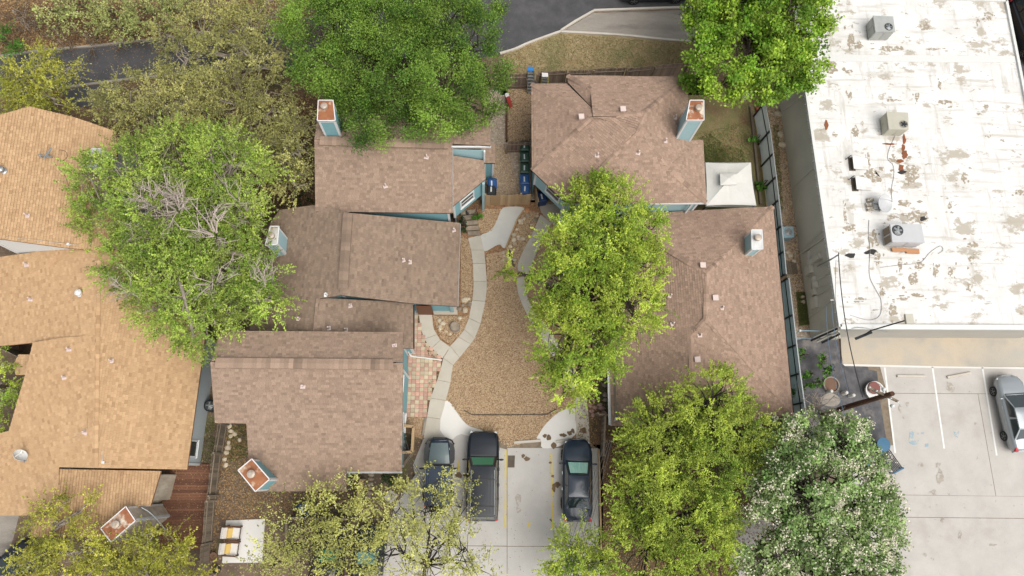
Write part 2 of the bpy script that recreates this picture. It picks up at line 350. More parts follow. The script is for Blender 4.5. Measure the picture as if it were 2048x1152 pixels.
# white coated roof: worn through to grey brown in blotches, streaked along the laps
def white_roof_mat():
    m = bpy.data.materials.new('white_roof'); m.use_nodes = True; t = m.node_tree; L = t.links.new; b = t.nodes['Principled BSDF']; b.inputs['Roughness'].default_value = .8
    tc = N(t, 'ShaderNodeTexCoord')
    def layer(scale, lo, hi, st, d=8, amt=1.0, w=0.0):
        mp = N(t, 'ShaderNodeMapping'); mp.inputs['Scale'].default_value = st; mp.inputs['Location'].default_value = (w, w*1.7, 0); L(tc.outputs['Object'], mp.inputs[0])
        n = N(t, 'ShaderNodeTexNoise'); n.inputs['Scale'].default_value = scale; n.inputs['Detail'].default_value = d; n.inputs['Roughness'].default_value = .68; L(mp.outputs[0], n.inputs['Vector'])
        r = N(t, 'ShaderNodeMapRange'); r.inputs[1].default_value = lo; r.inputs[2].default_value = hi; r.inputs[4].default_value = amt; L(n.outputs['Fac'], r.inputs[0]); return r.outputs[0]
    def mix(f, A, c):
        x = N(t, 'ShaderNodeMix', data_type='RGBA'); L(f, x.inputs[0]); L(A, x.inputs[6]); x.inputs[7].default_value = (*c, 1); return x.outputs[2]
    rgb = N(t, 'ShaderNodeRGB'); rgb.outputs[0].default_value = (*S(249,248,245,.65), 1); col = rgb.outputs[0]
    col = mix(layer(.5, .42, .68, (1, 1, 1), 6, .8), col, S(226,224,217,.64))             # dust in the low parts
    col = mix(layer(1.3, .53, .66, (.22, 2.2, 1), 8, .7, 3), col, S(206,200,188,.64))      # along the laps
    col = mix(layer(1.1, .55, .66, (2.0, .3, 1), 8, .6, 9), col, S(204,198,186,.64))      # down the fall
    col = mix(layer(.8, .56, .6, (.7, 1.1, 1), 10, .85, 5), col, S(190,180,162,.64))   # coating worn thin
    col = mix(layer(2.6, .63, .66, (.6, 1.3, 1), 8, .9, 14), col, S(172,160,140,.64))      # small bare spots
    L(col, b.inputs['Base Color'])
    bp = N(t, 'ShaderNodeBump'); bp.inputs['Strength'].default_value = .3; bp.inputs['Distance'].default_value = .04; L(layer(3, 0, 1, (1, 1, 1)), bp.inputs['Height']); L(bp.outputs[0], b.inputs['Normal'])
    MATS['white_roof'] = m
white_roof_mat()
mat('worn_patch', S(188,176,156,.62), S(166,152,130,.62), 2.5, c4=S(236,233,226,.66), scale4=5, th4=(.52,.6), rough=.9, fine=.15, fscale=14); mat('rust_stain', S(168,100,60), S(120,72,44), 1.5, rough=.9)
mat('black_patch', S(50,46,44), rough=.8)

# ------------------------------------------------------------------ the ground and what lies flush on it
mb = MB(); mb.poly([(-160, -120, 0), (170, -120, 0), (170, 160, 0), (-160, 160, 0)])
o = part('ground', mb, 'dirt'); o['kind'] = 'structure'
z = lambda i: 0.004*i
sheet('leaf_litter_ground', [(-260,-120),(640,-120),(640,400),(600,430),(240,520),(-260,420)], z(1), 'litter_soil')
sheet('street', [(-300,150),(60,107),(310,82),(470,68),(700,20),(820,-40),(1000,-160),(2400,-160),(2400,-10),(1660,2),(1420,14),(1187,22),(1120,62),(1060,84),(1005,107),(900,128),(780,140),(600,134),(450,142),(230,163),(130,176),(-300,236)], z(2), 'asphalt')
sheet('rear_street', [(1560,-60),(2500,-80),(2500,760),(2060,760),(2030,200),(1990,-20)], z(3), 'asphalt')
sheet('side_drive', [(120,180),(240,166),(226,212),(150,214)], z(2), 'asphalt')
sheet('driveway', [(1187,26),(1420,18),(1420,84),(1330,80),(1240,70),(1122,64)], z(3), 'drive_concrete')
sheet('lawn', [(1008,109),(1062,86),(1122,66),(1240,73),(1420,88),(1420,190),(1000,190)], z(1), 'dry_grass')
sheet('gravel_yard', [(1012,160),(1080,160),(1080,290),(1012,290)], z(2), 'yard_gravel')
sheet('side_yard', [(968,180),(1012,180),(1012,290),(1075,290),(1080,405),(960,405)], z(1), 'pale_gravel')
sheet('back_lawn', [(1340,150),(1530,150),(1545,440),(1340,440)], z(1), 'green_grass', smooth=0)
sheet('gravel_strip', [(1515,120),(1580,120),(1625,690),(1590,690),(1560,430)], z(2), 'pale_gravel')
sheet('gravel_garden', [(880,560),(880,400),(1240,400),(1235,880),(1190,905),(1010,900),(870,890),(800,860),(800,600)], z(1), 'river_gravel')
sheet('mulch_bed', [(915,412),(1070,405),(1085,430),(1040,500),(1000,520),(975,560),(930,640),(900,690),(855,650),(860,560),(905,560),(915,470)], z(2), 'mulch_gravel', smooth=4)
sheet('west_yard', [(380,640),(640,640),(640,980),(620,1160),(380,1160)], z(1), 'backyard_dirt')
sheet('bottom_yard', [(560,930),(850,880),(845,960),(790,1020),(770,1160),(500,1240)], z(2), 'backyard_dirt')
sheet('east_strip', [(1150,700),(1240,700),(1240,1240),(1196,1240),(1196,900),(1176,880)], z(2), 'litter_soil')
sheet('tree_bed', [(1190,840),(1620,820),(1620,900),(1560,1300),(1196,1300)], z(1), 'litter_soil')
# parking pad of big poured slabs with joints between
def slab_field(name, polys, zt, m, thick=0.1):
    r = thing(name, None, None, (0, 0, 0)); r['kind'] = 'structure'
    for P in polys: sheet('slab', P, zt, m, thick=thick, parent=r)
    return r
def shrink(P, d, zt):
    q = np.array(G(P, zt))[:, :2]; c = q.mean(0); return q
slab_field('parking_pad', [
  [(846,880),(880,838),(890,803),(904,808),(920,832),(932,850),(962,860),(985,892),(1013.6,899),(1013.6,1091.6),(770,1089.6),(790,1010),(830,950),(826,930)],
  [(1014.8,896),(1196,896),(1198,1092.4),(1014.8,1092)],
  [(768,1091),(1013.6,1093),(1013.6,1300),(742,1300)],
  [(1014.8,1093.2),(1198,1093.6),(1204,1300),(1014.8,1300)]], z(3), 'street_concrete', .05)
sheet('joint_bed', [(742,1300),(846,870),(985,880),(1205,890),(1208,1300)], z(2), 'joint')
sheet('pale_apron', [(891,802),(905,811),(921,836),(940,853),(966,862),(960,880),(922,868),(900,880),(880,860),(880,838)], z(4), 'new_concrete', smooth=3)
sheet('pale_apron', [(1148,815),(1123,822),(1108,832),(1090,850),(1078,868),(1071,880),(1082,882),(1085,896),(1120,892),(1151,868),(1151,840)], z(4), 'new_concrete', smooth=3)
sheet('side_slab', [(1150,783),(1172,783),(1177,830),(1180,895),(1153,895),(1152,830)], z(5), 'slab', thick=.06)
sheet('pad_walk', [(1007,415),(1044,414),(1047,422),(1033,439),(1022,468),(1010,496),(1000,489),(990,492),(968,502),(961,472),(977,464),(990,449),(997,432)], .03, 'grey_concrete', smooth=3, thick=.06)
sheet('porch_slab', [(1078,408),(1190,405),(1190,440),(1110,452),(1094,436),(1082,424)], .03, 'walk_concrete', thick=.06)
sheet('porch_slab', [(830,614),(915,612),(915,629),(826,629)], .05, 'walk_concrete', thick=.08)
# right parking lot
slab_field('parking_lot', [
  [(1760,733),(2300,741),(2300,789),(1774,786)],
  [(1774,787),(1955.4,788),(1991.4,992),(1700,988),(1700,900),(1790,890)], [(1956.4,788),(2300,790),(2300,995),(1992.4,992)],
  [(1690,989),(2300,996),(2300,1038.8),(1700,1032.8)],
  [(1470,1034),(1700,1034),(2300,1040),(2300,1300),(1440,1300)]], z(3), 'lot_concrete', .05)
sheet('joint_bed', [(1440,1310),(1600,840),(1690,700),(2310,720),(2310,1310)], z(1), 'joint')
sheet('asphalt_patch', [(1580,684),(1640,668),(1674,668),(1684,727),(1733,728),(1738,740),(1754,742),(1760,800),(1770,862),(1778,905),(1700,930),(1560,900),(1580,800)], z(4), 'old_asphalt', smooth=0)
sheet('concrete_patch', [(1642,795),(1662,786),(1680,796),(1678,808),(1664,813),(1645,808)], z(5), 'drive_concrete', smooth=3)
sheet('shop_walk', [(1680,640),(2300,648),(2300,736),(1880,732),(1684,727)], .12, 'walk_concrete', thick=.14)
sheet('walk_edge', [(1684,727.5),(1880,732.5),(2300,737),(2300,741),(1880,736),(1690,732)], z(5), 'new_concrete')
sheet('yellow_drive', [(-300,1031),(38,1031),(28,1072),(0,1160),(-300,1160)], z(3), 'drive_concrete')
# painted markings
def stripe(name, a, b, w, m, zz):
    A, B = W(*a), W(*b); d = (B-A)[:2]; d /= np.linalg.norm(d); n = np.array([-d[1], d[0]])*w/2
    mb = MB(); mb.poly([(*(A[:2]-n), zz), (*(B[:2]-n), zz), (*(B[:2]+n), zz), (*(A[:2]+n), zz)]); 
    o = part(name, mb, m); o['kind'] = 'structure'; return o
for a, b in (((1769,735),(1790,906)), ((1864.5,734),(1888,897)), ((1964.5,735),(1993,911))): stripe('stall_line', a, b, .11, 'white_paint', z(5))
for a, b in (((1011.5,900),(1010.5,1056)), ((1102.5,906),(1105.5,1056)), ((918.5,914),(917,946))): stripe('stall_line', a, b, .11, 'yellow_paint', z(5))
for k, P in enumerate(([(1820,860),(1829,862),(1826,875),(1832,884),(1838,880),(1836,888),(1826,890),(1818,886)], [(1834,866),(1852,864),(1854,867),(1836,869)], [(1850,888),(1858,886),(1857,893),(1850,894)], [(1906,860),(1918,862),(1916,876),(1910,872)])):
    sheet('worn_marking', P, z(5), 'blue_paint')
sheet('worn_marking', [(1055,1046),(1062,1044),(1064,1052),(1056,1054)], z(5), 'yellow_paint')
def blotch(c, r, n=11, sx=1.0, sy=1.0):
    if n == 13:
        h = [(random.uniform(-.3, .3)/k**.6, random.uniform(0, 6.28)) for k in range(1, 9)]; n = 30
        q = lambda a: max(.15, .8+sum(A*math.cos(k*a+p) for k, (A, p) in enumerate(h, 1))+random.uniform(-.1, .1))
        return [(c[0]+sx*r*q(a)*math.cos(a), c[1]+sy*r*q(a)*math.sin(a)) for a in [2*math.pi*i/n for i in range(n)]]
    return [(c[0]+sx*r*random.uniform(.55, 1.25)*math.cos(2*math.pi*i/n), c[1]+sy*r*random.uniform(.55, 1.25)*math.sin(2*math.pi*i/n)) for i in range(n)]
for (x, y, r, sx, sy) in ((1053,918,6,1.3,.8),(1046,912,5,1,.8),(1036,1000,9,.7,1.5),(1107,975,8,.5,1.2),(1113,970,8,1,.8),(1105,952,4,1,1),(1102,1040,3,1,1),(1101,925,3,1,1),(917,951,6,1,1.1),(930,951,4,1,1),(1097,876,6,1,1),(1090,872,5,1,.8),(1108,890,7,.8,1),(1126,870,6,1.2,.7),(1139,866,6,1.2,.7),(1146,862,6,.8,1),(1166,862,8,1,.9),(1900,775,9,.9,1.5),(1800,816,6,.7,1.6),(1815,808,5,.7,1),(1880,955,13,.6,1.3),(1868,985,8,1.2,.7),(1842,930,6,1,.8),(1876,930,7,.8,1),(1036,1020,7,.8,1),(1885,1040,5,1,1),(1920,1070,4,1,2),(1985,1090,6,1.6,.4),(1850,1110,4,1,1)):
    sheet('stain', blotch((x, y), r, 11, sx, sy), z(6)+.0004*random.random(), 'faint_stain' if (x, y) in ((1036,1000),(1900,775),(1800,816),(1815,808)) or y > 928 and x > 1800 or (x, y) == (1036, 1020) else 'stain', smooth=2)
# kerbs: a real step
def kerb(pts, w=.16, h=.13, m='concrete'):
    P = spline(G(pts), 4); mb = MB()
    for i in range(len(P)-1):
        a, b = P[i].copy(), P[i+1].copy(); a[2] = b[2] = h/2; mb.beam(a, b, w, h)
    o = part('kerb', mb, m); o['kind'] = 'structure'
kerb(m='drive_concrete', pts=[(-100,130),(60,105),(200,92),(310,80),(420,70),(600,42),(720,10)])
kerb(m='drive_concrete', pts=[(120,178),(230,163),(330,152),(450,143),(560,136)])
kerb([(1000,108),(1030,99),(1062,85),(1122,63.5)]); kerb([(1122,64.5),(1240,71),(1330,80),(1420,86)]); kerb([(1122,62),(1150,44),(1187,23)]); kerb([(1187,22),(1300,18),(1420,14)])
# the curved walks, slab by slab
def walk(secs, zt=.05, gap=.02):
    r = thing('garden_walk', None, None); r['kind'] = 'structure'
    for S_ in secs:
        Ls = [W(a, b, zt) for a, b, _, _ in S_]; Rs = [W(c, d, zt) for _, _, c, d in S_]
        if len(S_) > 2: Ls = spline(Ls, 4); Rs = spline(Rs, 4)
        for X in (Ls, Rs):                      # a narrow joint at both ends
            d = X[1]-X[0]; X[0] = X[0]+d/np.linalg.norm(d)*gap/2; d = X[-2]-X[-1]; X[-1] = X[-1]+d/np.linalg.norm(d)*gap/2
        mb = MB(); mb.tone = random.random(); mb.prism([p[:2] for p in Ls]+[p[:2] for p in Rs[::-1]], zt-.08, zt+random.uniform(-.004, .004))
        part('slab', mb, 'slab', r)
A = [(936,476,961,470),(942,500,968,500),(946,527,971,527),(947,563,973.5,563),(946.5,580,973,583),(944.5,600,970.5,603),(938,636,961,647),(929,659,949,677),(917.5,674,941,688)]
walk([A[0:2], A[1:3], A[2:4], A[3:6], A[5:7], A[6:8], A[7:9],
      [(917.5,674,941,688),(900.5,692,919,715)], [(900.5,692,919,715),(894,705,913,722),(886.5,716,906,730)], [(886.5,716,906,730),(885,724,903,748),(874.5,760,900.5,765)],
      [(874.5,760,900.5,765),(867,780,896,784),(861,796,891,801)], [(861,796,891,801),(857,816,887,818),(854,834,881,838)], [(854,834,881,838),(850,856,880,858),(847,876,879,880)],
      [(838,629,864,629),(842,657,867,655),(849,678,874,669)], [(849,678,874,669),(857,690,878,676),(864,696,881,680)], [(864,696,881,680),(875,708,899,693),(885,717,899.5,694)],
      [(1081,429,1103,446),(1072,450,1093,465),(1062,472,1083,484)], [(1062,472,1083,484),(1049,497,1071,510),(1036,527,1061,535),(1036,541,1056,549)],
      [(1033,556,1048,552),(1036,585,1052,585),(1046,612,1060,606),(1060,640,1076,628)], [(1060,640,1076,628),(1085,680,1105,670),(1110,720,1135,715)], [(1110,720,1135,715),(1130,760,1158,756),(1148,783,1172,782)]])
# patio of concrete pavers
PAT = G([(827,632),(838,632),(842,657),(849,680),(863,698),(886,718),(873,760),(860,797),(853,832),(816,832),(812,740),(822,700),(826,695)])
pt = thing('paver_patio', None, None, W(840, 740)); pt['kind'] = 'structure'
sz = .258; x0, y0 = W(812, 834)[:2]
pm = {}
for m in ('paver_pink', 'paver_beige'):
    for t in range(4):
        b = MB(); b.tone = t/3; b.box((0, 0, 0), (sz-.014, sz-.014, .05)); pm[m, t] = mesh('paver', b, m)
for i in range(16):
    for j in range(28):
        x, y = x0+(i+.5)*sz, y0+(j+.5)*sz
        if not inpoly(np.array([x]), np.array([y]), PAT)[0]: continue
        pink = ((i+j) % 2 == 0) if random.random() < .72 else random.random() < .75
        o = bpy.data.objects.new('paver', pm['paver_pink' if pink else 'paver_beige', random.randrange(4)]); COL.objects.link(o); o.parent = pt
        o.location = (x-pt.location.x, y-pt.location.y, .028+random.uniform(-.006, .006)); o.rotation_euler = (random.uniform(-.02, .02), random.uniform(-.02, .02), random.uniform(-.02, .02))
sheet('patio_sand', [(810,632),(840,632),(890,716),(856,834),(808,834)], z(3), 'litter_soil')
# ------------------------------------------------------------------ tree crowns as photo circles (used to know which shingles stay in view)
TREES = {
 'oak_top': [(640,60,75),(720,40,80),(800,50,85),(890,60,85),(955,80,58),(980,160,42),(650,140,56),(720,150,80),(820,165,88),(900,185,80),(950,205,52),(700,225,50),(735,268,42),(820,232,50),(880,232,45),(618,105,32),(860,0,90),(700,-20,80),(960,0,55),(690,190,50)],
 'broad': [(1405,25,50),(1480,30,80),(1570,40,75),(1615,60,44),(1410,100,48),(1500,110,80),(1590,115,58),(1450,160,46),(1530,160,52),(1597,148,42),(1470,182,26),(1545,186,24),(1395,160,30),(1480,-40,90),(1590,-40,80)],
 'elm': [(1170,405,40),(1230,420,56),(1280,462,42),(1137,484,48),(1200,500,76),(1270,535,56),(1116,555,36),(1180,600,72),(1262,612,55),(1126,655,50),(1192,680,56),(1112,712,36),(1150,750,44),(1130,785,26),(1018,546,18),(1052,560,14),(1190,376,26),(1098,615,24),(1215,730,30)],
 'gold_up': [(1420,800,62),(1470,790,42),(1352,842,52),(1300,852,44),(1440,870,66),(1495,862,40),(1268,893,34),(1330,920,70),(1258,950,28),(1410,930,60),(1470,925,44)],
 'gold_low': [(1300,1000,72),(1264,1050,34),(1392,1040,74),(1300,1100,72),(1410,1110,58),(1430,1010,45),(1258,985,24),(1350,1150,60)],
 'flower': [(1560,905,62),(1640,868,52),(1690,890,54),(1600,980,88),(1700,965,76),(1755,1015,52),(1560,1060,66),(1650,1070,90),(1735,1085,66),(1600,1140,80),(1700,1150,66),(1520,990,36),(1520,1120,38),(1585,838,30),(1700,850,28),(1545,1180,60)],
 'left': [(200,375,52),(280,335,56),(370,325,76),(455,325,66),(495,358,46),(215,440,58),(320,430,80),(420,430,80),(488,435,36),(265,530,56),(350,540,80),(445,540,76),(518,557,44),(325,615,54),(400,640,62),(475,615,50),(540,598,32),(385,672,22),(165,400,24)],
}
def leafy(px, py):
    r = np.zeros(np.shape(px), bool)
    for L in TREES.values():
        for (x, y, q) in L: r |= (px-x)**2+(py-y)**2 < (q*1.02)**2
    return r
# ------------------------------------------------------------------ shingled roofs
SH_E = .145; SH_W = (.17, .22, .28); SH_MESH = {}
def shingle_mesh(m, wi, ti, e):
    k = (m, wi, ti, e)
    if k not in SH_MESH:
        b = MB(); b.tone = ti/16; w = SH_W[wi]-.006
        P_ = [(0,0,.034),(w,0,.034),(w,e+.03,.002),(0,e+.03,.002),(0,0,-.01),(w,0,-.01)]; b.add(P_, [(0,1,2,3),(5,2,1),(4,0,3)]); b.tone = 1; b.add([P_[4],P_[5],P_[1],P_[0]], [(0,1,2,3)])  # butt face coloured dark: asphalt edge, with the course shadow line painted in
        SH_MESH[k] = mesh('shingle', b, m)
    return SH_MESH[k]
def clip_rect(poly, u0, u1, v0, v1):
    def cut(P, ax, val, keep_less):
        out = []
        for i in range(len(P)):
            a, b = P[i], P[(i+1) % len(P)]; ia = (a[ax] <= val) == keep_less or a[ax] == val; ib = (b[ax] <= val) == keep_less or b[ax] == val
            if ia: out.append(a)
            if ia != ib:
                t = (val-a[ax])/(b[ax]-a[ax]); out.append((a[0]+(b[0]-a[0])*t, a[1]+(b[1]-a[1])*t))
        return out
    for ax, val, kl in ((0, u0, False), (0, u1, True), (1, v0, False), (1, v1, True)):
        if len(poly) < 3: return []
        poly = cut(poly, ax, val, kl)
    return poly
def fit_face(pts):
    P = np.array([W(*p) for p in pts if len(p) == 3])
    if len(P) < 3: raise ValueError('plane')
    A = np.c_[P[:, :2], np.ones(len(P))]; pl = np.linalg.lstsq(A, P[:, 2], rcond=None)[0]
    return pl, np.array([ray_plane(p[0], p[1], pl) for p in pts])
def roof(house, faces, m, deck='roof_deck', limit=300, e=SH_E, avoid=(), caps=(), vent=False):
    """faces: photo outlines with heights. A deck slab per face, shingles laid in courses over it."""
    off = np.array(wloc(house)); deckm = MB(); whole = []; cutm = MB()
    for pts in faces:
        pl, V = fit_face(pts); n = np.array([-pl[0], -pl[1], 1.0]); n /= np.linalg.norm(n)
        up = np.array([n[0]*-n[2], n[1]*-n[2], 1-n[2]**2])
        up = up/np.linalg.norm(up) if np.linalg.norm(up) > 1e-6 else np.array([0, 1.0, 0])
        u = np.cross(up, n); O = V[0]
        lo = V-n*.012; dn = V-n*.012-np.array([0, 0, .13]); k = len(V); o = len(deckm.v)
        area = sum(V[i][0]*V[(i+1) % k][1]-V[(i+1) % k][0]*V[i][1] for i in range(k))
        idx = list(range(k)) if area > 0 else list(range(k))[::-1]
        deckm.add(list(lo)+list(dn), [tuple(idx), tuple(i+k for i in idx[::-1])]+[(idx[i], idx[i]+k, idx[(i+1) % k]+k, idx[(i+1) % k]) for i in range(k)])
        Q = [((p-O).dot(u), (p-O).dot(up)) for p in V]; qa = np.array(Q)
        v0 = qa[:, 1].min()
        while v0 < qa[:, 1].max():
            u0 = qa[:, 0].min()-random.random()*.4; row = []
            while u0 < qa[:, 0].max():
                wi = random.choice((0, 1, 1, 2)); row.append((u0, wi)); u0 += SH_W[wi]
            us = np.array([r[0] for r in row]); ws = np.array([SH_W[r[1]] for r in row])
            ins = np.ones(len(row), bool); anyin = np.zeros(len(row), bool)
            for du in (0.0, .5, 1.0):
                for dv in (0.0, .5, 1.0):
                    h = inpoly(us+ws*du, np.full(len(row), v0+e*dv), Q); ins &= h; anyin |= h
            for i, (uu, wi) in enumerate(row):
                if not anyin[i]: continue
                t = min(7, max(0, int(random.gauss(3.4, 1.5))))
                if ins[i]: whole.append((O+u*uu+up*v0+n*.002, u, up, n, wi, t))
                else:
                    C = clip_rect(Q, uu, uu+SH_W[wi]-.006, v0, v0+e)
                    if len(C) < 3: continue
                    top = [O+u*a+up*b+n*(.034-.03*(b-v0)/e) for a, b in C]; bot = [p-n*.03 for p in top]; c = len(C)
                    ar = sum(C[j][0]*C[(j+1) % c][1]-C[(j+1) % c][0]*C[j][1] for j in range(c))
                    ix = list(range(c)) if ar > 0 else list(range(c))[::-1]
                    cutm.tone = t/16; cutm.add(top+bot, [tuple(ix)]+[(ix[j], ix[j]+c, ix[(j+1) % c]+c, ix[(j+1) % c]) for j in range(c)])
            v0 += e
    rf = part('roof', deckm, deck, house)
    # the largest on screen that stay in view are single shingles, the others one body
    Pc = np.array([q[0]+q[1]*.15+q[2]*.07 for q in whole]); px, py = PX(Pc)
    d = CAMP-Pc; dist = np.linalg.norm(d, axis=1); cosv = np.einsum('ij,ij->i', d, np.array([q[3] for q in whole]))/dist
    big = np.array([SH_W[q[4]] for q in whole])*cosv/dist**2
    bad = leafy(px, py) | (px < 8) | (px > 2040) | (py < 8) | (py > 1144)
    for P in avoid: bad |= inpoly(px, py, P)
    big[bad] = 0; order = np.argsort(-big); single = set(int(i) for i in order[:limit] if big[i] > 0)
    V = []; Fq = []; T = []
    for i, (o, u, up, n, wi, t) in enumerate(whole):
        if i in single:
            ob = bpy.data.objects.new('shingle', shingle_mesh(m, wi, t, e)); COL.objects.link(ob); ob.parent = rf
            q = o-off; ob.matrix_local = Matrix(((u[0], up[0], n[0], q[0]), (u[1], up[1], n[1], q[1]), (u[2], up[2], n[2], q[2]), (0, 0, 0, 1)))
        else:
            w = SH_W[wi]-.006; b = len(V)
            V += [o+n*.034, o+u*w+n*.034, o+u*w+up*(e+.03)+n*.002, o+up*(e+.03)+n*.002, o-n*.01, o+u*w-n*.01]
            Fq += [(b, b+1, b+2, b+3), (b+4, b+5, b+1, b)]; T += [t/16, 1]  # same dark butt tone, painting a shadow line under each course
    if V: fast_mesh('shingle_field', np.array(V), np.array(Fq), m, {'tone': T}, rf, kind='stuff', off=off)
    if cutm.v: part('cut_shingle', cutm, m, rf, kind='stuff')
    if caps:                                # ridge and hip cap shingles, folded over the ridge
        cm = MB()
        for a, b in caps:
            A = W(*a); B = W(*b); L = np.linalg.norm(B-A); k = max(2, int(L/.24)); dd = (B-A)/L; s = np.cross(dd, (0, 0, 1)); s /= np.linalg.norm(s); uu = np.cross(s, dd)
            for i in range(k):
                cm.tone = min(.55, max(0, random.gauss(.24, .13))); vh = .07 if vent else 0; p = A+dd*L*i/k+uu*(.055+vh); q = A+dd*L*(i+1)/k+uu*(.045+vh); hw = .27 if vent else .16
                ed = lambda c, sg: c+s*sg*hw-uu*.05
                vv = [ed(p, -1), p, ed(p, 1), ed(q, -1), q, ed(q, 1)]+[x-uu*(.09 if vent else .03) for x in (ed(p, -1), ed(p, 1))]
                cm.add(vv, [(0, 1, 4, 3), (1, 2, 5, 4), (6, 1, 0), (6, 7, 2, 1)])
                if vent:
                    for s1, s2 in ((0, 3), (2, 5)): cm.add([vv[s1], vv[s2], vv[s2]-uu*.1, vv[s1]-uu*.1], [(0, 1, 2, 3)])
        part('ridge_cap', cm, m, rf, kind='stuff')
    return rf
# ------------------------------------------------------------------ walls with lapped siding
def inset_poly(P, d):
    n = len(P); A = sum(P[i][0]*P[(i+1) % n][1]-P[(i+1) % n][0]*P[i][1] for i in range(n)); sg = 1 if A > 0 else -1; out = []
    for i in range(n):
        a, b, c = np.array(P[i-1][:2]), np.array(P[i][:2]), np.array(P[(i+1) % n][:2])
        d1 = (b-a)/np.linalg.norm(b-a); d2 = (c-b)/np.linalg.norm(c-b); n1 = np.array([-d1[1], d1[0]])*sg; n2 = np.array([-d2[1], d2[0]])*sg
        k = n1+n2; k = k/max(.3, k.dot(n1)); out.append(b+k*d)
    return out, sg
def side_boards(mb, A, B, ta, tb, zb, step=.17, lift=.018):
    """boards on the outer side of the wall A->B (outside on the right hand)"""
    A = np.array(A[:2], float); B = np.array(B[:2], float); L = np.linalg.norm(B-A)
    if L < .05: return
    d = (B-A)/L; nx, ny = d[1], -d[0]; z = zb; o = np.array([nx, ny])
    while z < max(ta, tb)-.02:
        z1 = min(z+step, max(ta, tb)); f0, f1 = 0.0, 1.0
        if abs(tb-ta) > 1e-4:
            t = (z-ta)/(tb-ta)
            if tb > ta: f0 = min(1, max(0, t))
            else: f1 = min(1, max(0, t))
        if f1-f0 > .01:
            za = min(z1, ta+(tb-ta)*f0+1e-3) if ta+(tb-ta)*f0 > z else z+.004; zc = min(z1, ta+(tb-ta)*f1+1e-3) if ta+(tb-ta)*f1 > z else z+.004
            p = A+d*L*f0; q = A+d*L*f1
            mb.add([(*(p+o*lift), z), (*(q+o*lift), z), (*(q+o*.004), zc), (*(p+o*.004), za), (*p, z), (*q, z)], [(0, 1, 2, 3), (4, 5, 1, 0)])
        z += step
def walls(house, pts, m='teal_siding', inset=.28, drop=.16, name='wall', trim=True, boards=True):
    """pts: (px,py,roof height[,base height of the wall that starts here])"""
    P = [W(p[0], p[1], p[2]) for p in pts]; n = len(P); I, sg = inset_poly(P, inset); tops = [p[2]-drop for p in P]; TR = []
    order = list(range(n)) if sg > 0 else list(range(n))[::-1]; mb = MB(); tm = MB(); E = {}
    for k in range(n):
        i, j = order[k], order[(k+1) % n]; ei = i if sg > 0 else j
        zb = pts[ei][3] if len(pts[ei]) > 3 else 0.0; A, B = I[i], I[j]
        mb.quad((*A, zb), (*B, zb), (*B, tops[j]), (*A, tops[i]))
        if boards: side_boards(mb, A, B, tops[i], tops[j], zb)
        E[ei] = (A, B, min(tops[i], tops[j]), zb)
        if trim: tm = MB(); tm.box((A[0], A[1], (zb+tops[i])/2), (.13, .13, tops[i]-zb)); TR.append(tm)
    w = part(name, mb, m, house)
    for tm in TR: part('corner_trim', tm, 'trim', house)
    return E
def window(house, A, B, t, w, z0, z1, bars=1):
    A = np.array(A[:2]); B = np.array(B[:2]); d = (B-A)/np.linalg.norm(B-A); n = np.array([d[1], -d[0]]); c = A+(B-A)*t
    fm = MB(); gm = MB(); Z = (z0+z1)/2
    def bar(u0, u1, a, b, dep=.07):
        p = c+d*(u0+u1)/2+n*(dep/2-.01); fm.box((p[0], p[1], (a+b)/2), (abs(u1-u0), dep, b-a), math.atan2(d[1], d[0]))
    bar(-w/2, -w/2+.09, z0, z1); bar(w/2-.09, w/2, z0, z1); bar(-w/2+.09, w/2-.09, z0, z0+.09); bar(-w/2+.09, w/2-.09, z1-.09, z1); bar(-w/2-.03, w/2+.03, z0-.05, z0-.002, .12)
    if bars: bar(-w/2+.09, w/2-.09, Z-.025, Z+.025, .06)
    p = c+n*.025; gm.box((p[0], p[1], Z), (w-.17, .012, z1-z0-.17), math.atan2(d[1], d[0]))
    f = part('window', fm, 'trim', house); part('pane', gm, 'window_glass', f)
